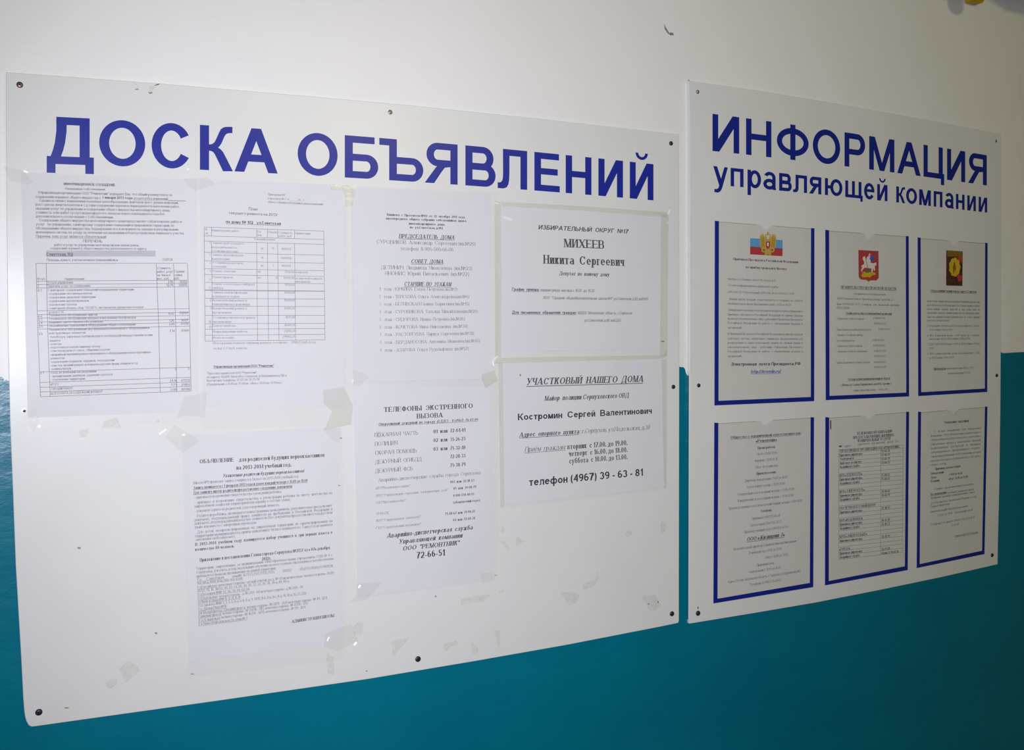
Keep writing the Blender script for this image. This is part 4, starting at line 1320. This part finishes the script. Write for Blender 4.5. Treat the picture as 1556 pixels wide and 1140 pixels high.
T('вторник  с 17.00. до 19.00.', 556, 697, 970, 36, 'serifb', M_INKM)
T('четверг  с 16.00. до 18.00.', 566, 746, 970, 36, 'serifb', M_INKM)
T('суббота  с 10.00. до 13.00.', 568, 797, 970, 36, 'serifb', M_INKM)
T('телефон (4967) 39 - 63 - 81', 290, 951, 1078, 52, 'sansb', M_INK, Y1=880)
b7.flush(n7)
K = lambda pts: pp(740, 530, 4.559, pts)
tape(F7, K([(75, 95), (106, 95), (118, 1090), (90, 1100)]), n7, M_OLDTAPE)
tape(F7, K([(1205, 75), (1240, 70), (1240, 960), (1222, 965)]), n7, M_OLDTAPE)
stain(n7, F7.d + .0006, K([(225, 178), (238, 176), (232, 192), (226, 188)]), M_DIRT, 'dirt_mark')

# ------------------------------------------------------------------ board two
c2 = ray(1283, 540, 0)
board2 = empty('notice_board', (c2.x, 0, c2.z), 'narrower white information board on the right with six blue-edged document pockets', 'notice board')
D2 = .0055
out2 = [(1047, 123), (1148, 137), (1250, 153.8), (1350, 171.5), (1436, 187), (1520.5, 203.5), (1520.9, 400), (1520.8, 540), (1520.3, 620), (1518.6, 740), (1516.4, 830), (1516, 857.8),
        (1430, 877.5), (1340, 896.3), (1240, 916), (1140, 933), (1051, 947.6), (1047.6, 948), (1046.8, 940), (1047.2, 800), (1047.8, 540), (1048.2, 300), (1048, 180)]
panel(out2, D2, 'panel', M_BOARD, board2)
H3 = [('И', 1082.6, 1123.2), ('Н', 1133.5, 1172.1), ('Ф', 1180.3, 1228.7), ('О', 1235, 1276.6), ('Р', 1283.2, 1314.5), ('М', 1320.7, 1359), ('А', 1363.4, 1399),
      ('Ц', 1403.2, 1434.7), ('И', 1439, 1466.6), ('Я', 1470.9, 1499.4)]
letters(H3, (13.6, 59.813, 162.688), (12.048, 48.927, 221.057), board2, D2, M_BLUE2).build('heading_word', M_BLUE2, board2)
H4 = [('у', 1083.7, 1106), ('п', 1110.1, 1129.8), ('р', 1135.8, 1156.4), ('а', 1159.8, 1178.5), ('в', 1183.8, 1203), ('л', 1205, 1226.3), ('я', 1229.3, 1248), ('ю', 1253.4, 1280),
      ('щ', 1284.3, 1310.8), ('е', 1312.9, 1328.8), ('й', 1332.8, 1348.5)]
H5 = [('к', 1361.8, 1375.3), ('о', 1376.8, 1393.4), ('м', 1396.6, 1414.4), ('п', 1418.7, 1432), ('а', 1435.8, 1448.6), ('н', 1452.5, 1465.6), ('и', 1469.7, 1482.8), ('и', 1487, 1500)]
for rows in (H4, H5):
    letters(rows, (9.787, 46.688, 244.213), (10.152, 39.374, 273.739), board2, D2, M_BLUE2, low=True, s=.18, b=.14).build('heading_word', M_BLUE2, board2)
for (u, v, r, mat) in ((1059.8, 139.8, .0034, M_STEEL), (1513, 214.5, .0030, M_STEEL), (1061.5, 585.8, .0034, M_SCREW), (1514.3, 570.6, .0036, M_SCREW),
                       (1507.2, 843.8, .0040, M_SCREW), (1060.4, 932, .0044, M_SCREW)):
    screw(board2, u, v, D2, r, mat)
stain(board2, D2, [(1059.3, 923), (1060.5, 921.3), (1062.2, 923.5), (1061, 926), (1059.8, 925.5)], M_DIRT, 'dirt_mark')
stain(board2, D2, [(1045.7, 121), (1047.5, 121.4), (1047.6, 123), (1046, 123)], M_DIRT, 'dirt_mark')
stain(board2, D2, [(1376, 755.5), (1389, 754.5), (1404, 754), (1404, 755), (1390, 755.8), (1377, 756.8)], M_CREAM, 'scratch')

PK = [[(1086.8, 335.6), (1237.6, 347), (1237.2, 609.7), (1086.2, 616.3)], [(1254.7, 349.3), (1380.8, 359), (1381.4, 602.5), (1255.4, 608.2)],
      [(1395, 360.8), (1500.7, 369.3), (1500.2, 595.7), (1395.9, 602)], [(1086, 642.4), (1237, 634.4), (1235.8, 892.4), (1084.6, 917.2)],
      [(1254.8, 634), (1381.4, 626), (1379.3, 866.5), (1254.2, 889.7)], [(1395.7, 625.6), (1500.5, 618.1), (1496, 842.2), (1393.6, 863.4)]]
LBL = ['printed sheet with a tricolour flag and golden eagle, upper left pocket of the right board',
       'printed sheet with a red shield emblem, upper middle pocket of the right board',
       'printed sheet with a dark red and yellow picture, upper right pocket of the right board',
       'text-only sheet with centred lines, lower left pocket of the right board',
       'sheet with a ruled telephone table, lower middle pocket of the right board',
       'text-only sheet with paragraphs, lower right pocket in the corner of the right board']
sheets2 = []
for i, q in enumerate(PK):
    fr = Frame(D2 + .0004, .00012, i * 1.7)
    w_l = (5.6, 5.1, 3.9)[i % 3]; w_r = (4.9, 4.0, 3.4)[i % 3]; w_b = (6.6, 6.0, 5.4)[i % 3]
    tl, tr, br, bl = q
    # pocket: blue edging left, bottom and right, plus the clear film with its thumb notch
    pk = MB()
    d = D2 + .0003
    inn = [(tl[0] + w_l, tl[1] + .5), (tr[0] - w_r, tr[1] - .3), (br[0] - w_r, br[1] - w_b + .3), (bl[0] + w_l, bl[1] - w_b - .4)]
    def strip(pts, dd=.0012):
        f = [tuple(ray(u, v, D2 + dd)) for u, v in reversed(pts)]
        pk.prism(f, [(p[0], -D2, p[2]) for p in f])
    strip([tl, inn[0], inn[3], bl]); strip([inn[1], tr, br, inn[2]]); strip([inn[3], inn[2], br, bl], .00125)
    pocket = pk.build('document_pocket', M_BLUE2, board2)
    nb = 22
    film = MB()
    dq = .0016
    tops = []
    for k in range(nb + 1):
        t = k / nb
        a = inn[0][0] + (inn[1][0] - inn[0][0]) * t, inn[0][1] + (inn[1][1] - inn[0][1]) * t + .6
        c = .5
        rn = .048
        dt = abs(t - .505)
        nd = 0.0
        if dt < rn: nd = (8.0 if i != 1 else 9.5) * math.sqrt(1 - (dt / rn) ** 2)
        tops.append((t, a[0], a[1] + nd))
    fine = []
    for k in range(len(tops) - 1):
        t0, x0, y0 = tops[k]; t1, x1, y1 = tops[k + 1]
        bx0 = inn[3][0] + (inn[2][0] - inn[3][0]) * t0, inn[3][1] + (inn[2][1] - inn[3][1]) * t0
        bx1 = inn[3][0] + (inn[2][0] - inn[3][0]) * t1, inn[3][1] + (inn[2][1] - inn[3][1]) * t1
        film.face([tuple(ray(*p, D2 + dq)) for p in (bx0, bx1, (x1, y1), (x0, y0))])
    fo2 = film.build('clear_film', M_COVER, pocket)
    # cut top edge of the film, a thin beige line
    for half in (0, 1):
        ed = MB()
        for k in range(len(tops) - 1):
            t0, x0, y0 = tops[k]; t1, x1, y1 = tops[k + 1]
            tm = (t0 + t1) / 2
            if abs(tm - .505) < .075 or (tm > .505) != bool(half): continue
            ed.face([tuple(ray(*p, D2 + dq + .0001)) for p in ((x0, y0 + .9), (x1, y1 + .9), (x1, y1), (x0, y0))])
        ed.build('film_edge', M_EDGE, pocket)
    # the paper that sits inside, top edge a little above the notch bottom
    pq = [(inn[0][0] + .2, inn[0][1] + 1.2), (inn[1][0] - .2, inn[1][1] + 1.2), (inn[2][0] - .1, inn[2][1] - .1), (inn[3][0] + .1, inn[3][1] - .1)]
    r = notice(pq, 'pocket_sheet', LBL[i], 'notice', fr, None, M_PAPER2, 'printed sheets in the blue-edged pockets')
    # notch: a bit of white board seen where the sheet was torn back
    sheets2.append((r, fr))
    mid = bil(pq, .505, 0)
    nm = MB()
    rx = (tr[0] - tl[0]) * .040
    pts = [(mid[0] + rx * math.cos(a), mid[1] + (6.5 if i in (0, 3) else 5.0) * math.sin(a) - .4) for a in [math.pi * k / 12 for k in range(13)]]
    if i in (1, 2): pts = [(mid[0] + rx * 1.1, mid[1] - .2), (mid[0] + rx * .25, mid[1] + 7.5), (mid[0], mid[1] + 8), (mid[0] - rx * .4, mid[1] + 6.5), (mid[0] - rx * 1.1, mid[1] - .6)]
    nm.face([fr.at(*fr.px(u, v), .0004) for u, v in pts])
    nm.build('notch_backing', M_BOARD, r)

# text of the six sheets
r, fr = sheets2[0]
B = Block(fr, (1105, 390), (1220, 395.5), (1220, 558.8), (1105, 560)).at_crop(1070, 325, 8.644)
# flag with eagle
B.poly([(602, 430), (1028, 455), (1028, 345), (602, 320)], M_SKY)
B.poly([(602, 533), (1028, 557), (1028, 455), (602, 430)], M_RED)
def shape(blk, pts, mat, cx=0, cy=0, mirror=False, lift=.0003):
    q = [(cx + (-x if mirror else x), cy + y) for x, y in pts]
    if not mirror: q = list(reversed(q))
    blk.poly(q, mat, lift)
cx, cy = 835, 400
for mi in (False, True):
    # wing with four feather tips, neck, head, crown, claw
    shape(B, [(12, 20), (30, -60), (52, -118), (64, -140), (74, -118), (84, -140), (94, -108), (102, -125), (108, -80), (108, -20), (98, 40), (78, 80), (60, 62), (40, 70), (24, 60)], M_GOLD, cx, cy, mi)
    shape(B, [(4, 0), (4, -60), (18, -98), (30, -112), (46, -104), (36, -92), (34, -60), (20, -20)], M_GOLD, cx, cy, mi, .00034)
    shape(B, [(16, -116), (40, -116), (36, -134), (28, -128), (22, -136)], M_GOLD, cx, cy, mi, .00034)
    shape(B, [(16, 50), (50, 90), (84, 70), (88, 90), (60, 112), (26, 96)], M_GOLD, cx, cy, mi, .00036)
    for k in range(3):
        shape(B, [(52 + k * 16, -100 + k * 12), (56 + k * 16, -98 + k * 12), (52 + k * 15, 40), (47 + k * 15, 38)], M_OCHRE, cx, cy, mi, .0004)
shape(B, [(-34, 60), (34, 60), (44, 140), (20, 150), (0, 128), (-20, 150), (-44, 140)], M_GOLD, cx, cy, False, .00036)
shape(B, [(-14, -118), (14, -118), (16, -150), (0, -166), (-16, -150)], M_GOLD, cx, cy, False, .00036)
shape(B, [(-28, -36), (28, -36), (28, 28), (16, 42), (0, 50), (-16, 42), (-28, 28)], M_RED, cx, cy, False, .00042)
shape(B, [(-10, -20), (6, -22), (12, 0), (6, 26), (-8, 24), (-12, 4)], M_CREAM, cx, cy, False, .00046)
T = B.text
T('Приёмная Президента Российской Федерации', 382, 607, 1232, 32, 'serifb', M_INKM, Y1=650)
T('по приёму граждан в Москве', 545, 715, 1082, 32, 'serifb', M_INKM, Y1=740)
T('Москва, ул. Ильинка, дом 23/16, подъезд 11', 310, 868, 935, 28, 'serif', M_INKM, Y1=892)
T('Телефон информационно-справочной службы:', 312, 950, 970, 28, 'serif', M_INKM, Y1=975)
B.crop = (1060, 320, 3.8)
for st, x0, y, x1 in (
        ('(495) 606-13-34 (бесплатный), (495) 606-36-02, (495) 625-35-81', 173, 476, 556), ('Личный  приём  граждан  осуществляется  со  вторника  по  субботу', 178, 517, 606),
        ('(включительно), кроме праздничных дней, с 9:30 до 16:30', 173, 543, 537), ('Личный приём граждан в центральном аппарате и ряда обращений в', 175, 580, 606),
        ('Приёмную  Президента  Российской  Федерации  по  приёму  граждан', 173, 606, 606), ('проводят уполномоченные лица - работники Управления Президента', 173, 630, 606),
        ('Российской  Федерации  по  работе  с  обращениями  граждан  и', 173, 655, 606), ('организаций.', 173, 682, 255),
        ('В Приёмной Президента Российской Федерации по приёму граждан', 173, 718, 606), ('действуют  система  электронных  терминалов,  предназначенная  для', 173, 745, 606),
        ('регистрации  и  самостоятельной  записи  на  личный  приём  к', 173, 770, 606), ('уполномоченному  лицу  -  работнику  Управления  Президента', 173, 795, 606),
        ('Российской  Федерации  по  работе  с  обращениями  граждан  и', 173, 820, 606), ('организаций.', 173, 847, 255)):
    T(st, x0, y, x1, 13, 'serif', M_INKM)
T('Электронная  почта Президента РФ', 190, 897, 592, 19, 'sansb', M_INK, it=True)
T('http://kremlin.ru/', 307, 940, 480, 19, 'sansb', M_CAPE, it=True, ul=True)
B.flush(r)

r, fr = sheets2[1]
B = Block(fr, (1271, 430), (1366, 433.2), (1366, 586.8), (1271, 590)).at_crop(1240, 330, 9.5)
B.poly([(608, 475), (612, 860), (640, 900), (730, 910), (755, 935), (780, 915), (870, 915), (903, 880), (900, 490)], M_OCHRE, .0002)
B.poly([(616, 483), (620, 855), (645, 892), (735, 900), (755, 920), (778, 905), (865, 905), (893, 875), (890, 498)], M_RED, .00026)
for pts, mt, lf in (
        ([(672, 580), (700, 562), (722, 600), (745, 650), (820, 668), (868, 655), (868, 700), (845, 700), (850, 770), (835, 775), (822, 730), (812, 800), (798, 800), (795, 740), (740, 735),
          (700, 730), (668, 760), (655, 800), (648, 760), (668, 715), (650, 720), (652, 700), (690, 680), (690, 640), (670, 610)], M_CREAM, .0003),
        ([(735, 640), (728, 585), (752, 560), (775, 565), (790, 600), (785, 650), (760, 672)], M_CREAM, .00034),
        ([(752, 552), (758, 530), (770, 522), (784, 534), (782, 556), (768, 564)], M_GREYBOX, .00036),
        ([(770, 590), (800, 560), (845, 580), (842, 622), (800, 640), (780, 625)], M_CAPE, .00038),
        ([(700, 560), (706, 556), (760, 800), (752, 802)], M_GREEN, .0004),
        ([(650, 840), (680, 790), (720, 765), (760, 775), (790, 800), (850, 800), (862, 830), (800, 845), (775, 875), (740, 860), (700, 870), (665, 865)], M_YELLOW, .0003),
        ([(690, 785), (720, 760), (765, 745), (790, 765), (770, 800), (720, 805)], M_GREEN, .00033)):
    B.poly(list(reversed(pts)) if False else pts, mt, lf)
T = B.text
T('ПРАВИТЕЛЬСТВО МОСКОВСКОЙ ОБЛАСТИ', 358, 1030, 1155, 40, 'serifb', M_INKM, ul=True)
B.crop = (1230, 330, 3.931)
T('для приёма почтой письменной', 262, 464, 452, 13, 'serif', M_INKM)
T('142407, Московская область, г.Красногорск, бульвар Строителей, д. 1', 165, 492, 497, 13, 'serif', M_INKM)
T('факс  8-(498)-602-31-75   телефоны   для   справочной   приёмной', 162, 525, 535, 13, 'serif', M_INKM)
T('(ПРОЕЗДИЛИ)', 162, 548, 237, 13, 'serif', M_INKM)
T('График работы общественной приёмной организаций', 218, 580, 490, 13, 'serifb', M_INKM, ul=True)
for y, a, xa, n_, x0, x1 in ((612, 'Справочная служба телефоны', 325, '8-(498)-602-31-05', 380, 452), (645, None, 0, '8-(498)-602-31-73', 385, 457),
                              (678, 'Прием Правительства Московской области', 365, '8-(498)-602-28-54', 412, 480), (710, 'Справка о телефонах приёма', 317, None, 0, 0),
                              (744, 'по телефонам работы', 268, '8-(498)-602-30-66', 375, 445), (776, 'Справочная служба телефоны', 313, '8-(498)-602-14-03', 380, 452),
                              (809, 'Справочная служба по обращениям', 343, '8-(498)-602-31-21', 383, 456), (840, None, 0, '8-(498)-602-30-77', 385, 457),
                              (876, 'Приём обращений по телефону граждан', 360, '8-(498)-602-84-15', 385, 457), (906, None, 0, '8-(498)-602-31-87', 385, 457)):
    if a: T(a, 163, y, xa, 13, 'serif', M_INKM)
    if n_: T(n_, x0, y - 3, x1, 13, 'serif', M_INKM)
T('Государственной жилищной инспекции по области:', 230, 976, 480, 14, 'serifb', M_INKM, ul=True)
T('г. Москва, ул. Садовая-Триумфальная, дом 10/13, строение 2', 187, 1010, 487, 14, 'serifb', M_INKM)
T('График с понедельника пятницу   -  с 9.00 до 18.00', 262, 1042, 467, 13, 'serif', M_INKM)
B.flush(r)

r, fr = sheets2[2]
B = Block(fr, (1408.6, 440), (1488.4, 442), (1488.4, 567.2), (1408.6, 570)).at_crop(1380, 350, 9.5)
B.poly([(548, 290), (545, 798), (780, 805), (785, 305)], M_BROWN, .0002)
B.poly([(560, 296), (558, 380), (700, 380), (775, 390), (777, 308)], M_OCHRE, .00026)
B.poly([(700, 640), (720, 740), (765, 730), (778, 660), (740, 640)], M_RED, .00026)
B.poly([(700, 380), (730, 440), (776, 470), (776, 390)], M_RED, .00024)
B.poly([(668 + 80 * math.cos(a) * (1 + .06 * math.cos(9 * a)), 532 - 135 * math.sin(a) * (1 + .05 * math.cos(9 * a))) for a in [2 * math.pi * k / 48 for k in range(48)]], M_YELLOW, .0003)
B.poly([(664, 440), (640, 540), (655, 640), (672, 560), (690, 620), (684, 520)], M_OCHRE, .00034)
T = B.text
T('Отдел администрации города адрес г.Серпухов', 322, 890, 985, 38, 'serifb', M_INKM, ul=True)
B.crop = (1370, 340, 4.07)
for st, x0, y, x1 in (
        ('осуществляет личный еженедельный прием обращений граждан в дни:', 155, 485, 482), ('пн 15.30 (начало) по Московскому 51 и 2 (понедельник) телефон', 157, 510, 482),
        ('пятое   кабине   первый   заместит   и   зам.   главы   адм.   по', 157, 534, 482), ('управлению, третьему, администрации города к обращению данные', 157, 557, 482),
        ('адресам  администрации  муниципально   и   семье   приемы', 157, 582, 482), ('непосредственной связи:', 157, 604, 292),
        ('1.  Понедельник с 8.00 часов до 17.15 (обеду), воскресенье с 13.00 до', 157, 638, 482), ('13.45, пятница с 8.00 до 16.00', 172, 662, 312),
        ('2.  ФГУ  «Городской  центр»  с  8.00  часов  до  с  записью,', 157, 698, 482), ('понедельник с 10.00 до 18.00, пятница с 13.00 до 17.00', 170, 719, 422),
        ('3.  ЕДДС (АВАРИЯ) (четверг) с 10.00 до 16.00, пятница с 9.00 до', 157, 752, 482), ('13.00', 170, 777, 197),
        ('4.  МУП  «Энергетический  центр»  (водоснабжение)  с  8.00', 157, 811, 482), ('до 14.00, пятница с 9.00 до 16.00', 170, 836, 322)):
    T(st, x0, y, x1, 13, 'serif', M_INKM)
T('Приём граждан', 197, 904, 272, 14, 'serifb', M_INKM, ul=True); T('понедельник вторник 10.00 до 13.00', 275, 902, 443, 13, 'serif', M_INKM)
T('обеденный перерыв 13-13.45', 285, 932, 422, 13, 'serif', M_INKM)
B.flush(r)

r, fr = sheets2[3]
B = Block(fr, (1106, 665), (1218, 657.7), (1218, 872.4), (1106, 890)).at_crop(1060, 600, 3.4545)
T = B.text
T('Общество с ограниченной ответственностью', 173, 232, 540, 15, 'serifb', M_INKM, ul=True)
T('«Ремонтник»', 306, 250, 414, 15, 'serifb', M_INKM, ul=True)
for st, x0, y, x1, bo in (
        ('Время работы:', 315, 286, 405, 1), ('пн-чт с 8.00-17.00', 313, 318, 415, 0), ('перерыв с 12.00-12.45', 300, 353, 420, 0), ('Обед - последний день', 303, 387, 421, 0),
        ('Прием населения', 308, 421, 410, 1), ('Директор: понедельник с 14.00 до 16.00', 247, 459, 470, 0), ('Бухгалтерия: четверг с 14.00-17.00', 260, 491, 457, 0),
        ('Технический отдел: вторник четверг с 13.00-17.00', 208, 531, 507, 0), ('Юридический отдел: вторник четверг с 13.00-17.00', 211, 564, 502, 0),
        ('Производственный отдел: понедельник вторник четверг с 8.00-17.00', 162, 604, 547, 0), ('Телефоны', 330, 618, 387, 1),
        ('Приёмная: (4967)72-66-28', 285, 657, 433, 0), ('Бухгалтерия: (4967)35-72-73', 278, 692, 440, 0), ('Производственный отдел: (4967)37-67-54', 243, 728, 475, 0)):
    T(st, x0, y, x1, 14, 'serifb' if bo else 'serif', M_INKM)
T('ООО «Жилищник-7»', 257, 770, 455, 21, 'serifb', M_INKM, it=True, ul=True)
for st, x0, y, x1 in (('Исполнительный директор Самойлов Николай Викторович', 188, 818, 517), ('Режим работы: с 8.00 до 17.00', 268, 838, 440), ('обед с 12.00 до 13.00', 355, 861, 473),
                      ('Приемный день', 310, 902, 400), ('понедельник с 14.00 до 16.00', 273, 937, 435), ('Адрес: Россия, Московская область, г.Серпухов, ул. Ворошилова 163', 158, 990, 540),
                      ('Телефоны: 8-(4967)-76-02-62', 273, 1004, 437)):
    T(st, x0, y, x1, 14, 'serif', M_INKM)
B.flush(r)

r, fr = sheets2[4]
B = Block(fr, (1274.7, 682), (1372.9, 674.6), (1372.9, 838.5), (1274.7, 850)).at_crop(1240, 600, 3.8)
T = B.text
T('ТЕЛЕФОНЫ ОРГАНИЗАЦИЙ', 235, 232, 437, 16, 'serifb', M_INKM); T('ПРЕДОСТАВЛЯЮЩИХ ЖИЛИЩНО-', 213, 256, 453, 16, 'serifb', M_INKM); T('КОММУНАЛЬНЫЕ УСЛУГИ', 240, 274, 427, 16, 'serifb', M_INKM)
B.poly([(132, 303), (148, 302), (148, 293), (132, 294)], M_INKM)
T('адрес', 160, 303, 203, 14, 'serif', M_INKL, it=True); T('приёма и  обращений   дней   2 а', 240, 292, 475, 14, 'serif', M_INKL, it=True)
y = 318
ys = [318, 338, 361, 384, 407, 430, 456, 477, 500, 524, 548, 572, 596, 619, 643, 668, 690, 714, 738, 762, 785, 808, 831, 857, 880, 903, 928, 952]
for y in ys[::1]: B.row(130, 502, y, .0005, M_INKL)
B.line([(130, 318), (129, 955)], .0005, M_INKL); B.line([(503, 290), (497, 912)], .0005, M_INKL); B.line([(374, 300), (371, 925)], .0005, M_INKL)
for st, y, x1, n_ in (('УПРАВЛЯЮЩАЯ ОРГАНИЗАЦИЯ ООО «РЕМОНТНИК»', 334, 480, None), ('Приемная директора', 357, 265, '72-66-28'), ('Электроцех', 379, 217, '72-66-51'), ('Лифтовое хозяйство', 403, 260, '72-66-39'),
                      ('Аварийная служба', 425, 250, '72-66-51'), ('МУП «ТЕПЛОСЕТЬ»', 474, 265, None), ('Приемная директора', 497, 265, '75-88-23'), ('Аварийная служба', 520, 250, '75-88-67'),
                      ('МУП «ЭЛЕКТРОСЕТЬ»', 568, 280, None), ('Приемная директора', 591, 265, '39-10-60'), ('Аварийная служба', 614, 250, '39-08-79'), ('РАСЧЕТНО-КАССОВЫЙ ЦЕНТР', 663, 343, None),
                      ('Приемная директора', 687, 265, '37-40-51'), ('МУП «ВОДОКАНАЛ»', 734, 268, None), ('Приемная директора', 757, 265, '76-11-70'), ('Аварийная служба', 780, 250, '35-18-23'),
                      ('МУП «ЭНЕРГОСБЫТ»', 828, 293, None), ('Приемная директора', 852, 265, '72-14-91'), ('«ГОРГАЗ»', 900, 195, None), ('Приемная директора', 924, 265, '35-27-28'),
                      ('Аварийная служба', 947, 250, '04 или 37-70-04-38')):
    T(st, 134, y, x1, 15, 'serifb', M_INKM)
    if n_: T(n_, 376, y - 24, 425 if len(n_) < 9 else 475, 15, 'serifb', M_INKM)
B.poly([(78, 150), (80, 205), (86, 195), (85, 145)], M_INKM, .0009)
B.flush(r)

r, fr = sheets2[5]
B = Block(fr, (1414.3, 655), (1489.9, 649.3), (1487, 790), (1413, 803)).at_crop(1380, 590, 3.931)
T = B.text
T('Уважаемые заказчики!', 215, 212, 360, 16, 'serifb', M_INKM)
for st, x0, y, x1 in (
        ('С   целью   повышения   для   Управления', 155, 265, 432), ('Компании   ООО «Ремонтник» взамен адреса', 135, 292, 432), ('обновленную кладбула ведутся, заявления и', 135, 316, 432),
        ('обращения  жилья  с  изменения  занятый', 135, 342, 432), ('найденных   услугой   в   Компа', 135, 366, 428), ('операционного  программного  службу', 135, 390, 428),
        ('Управляющей Компании ООО «Ремонтник», которая', 135, 416, 432), ('находится по адресу: ул.Ворошилова, д.126, далее', 135, 441, 430), ('оборот, 1 этаж,', 135, 465, 227),
        ('Телефон с дня своевременности ремонтов', 152, 610, 388), ('Компания, жилищно-коммунальными, г.пред,', 136, 663, 398), ('ул. Ворошилова, Организация Вторник, 1 этаж', 136, 693, 405),
        ('Единая справочная', 132, 714, 245), ('(многоканальный) обратиться письменно', 133, 745, 357), ('1-32-66  до  11-00   - последующих часов', 175, 766, 383),
        ('Телефоны для справок (4967) 4-20-37, 2-12-00', 132, 822, 398), ('72-12-00', 255, 826, 303)):
    T(st, x0, y, x1, 13, 'serif', M_INKM)
T('Приемные для населения:', 160, 489, 312, 14, 'serifb', M_INKM); T('Понедельник', 134, 517, 212, 14, 'serifb'); T('Среда', 134, 541, 167, 14, 'serifb')
T('с 8.00 до 16.45', 243, 523, 322, 14, 'serifb'); T('Вторник,', 134, 563, 187, 14, 'serifb'); T('обед с 12.00 до 13.00', 240, 549, 355, 14, 'serifb')
T('Без изменений', 133, 642, 225, 15, 'serifb', ul=True); T('был новый с ремонтам в жилых', 230, 632, 392, 13, 'serif')
T('Администрация ООО «Ремонтник»', 275, 890, 417, 13, 'serif', M_INKM, ul=True, Y1=866)
B.flush(r)
st_ = MB(); st_.face([fr.at(*fr.px(u, v), .0005) for u, v in pp(1380, 560, 10.37, [(680, 660), (690, 690), (735, 720), (745, 740), (765, 735), (770, 690), (810, 650)])])
st_.build('glue_residue', M_OLDTAPE, r)
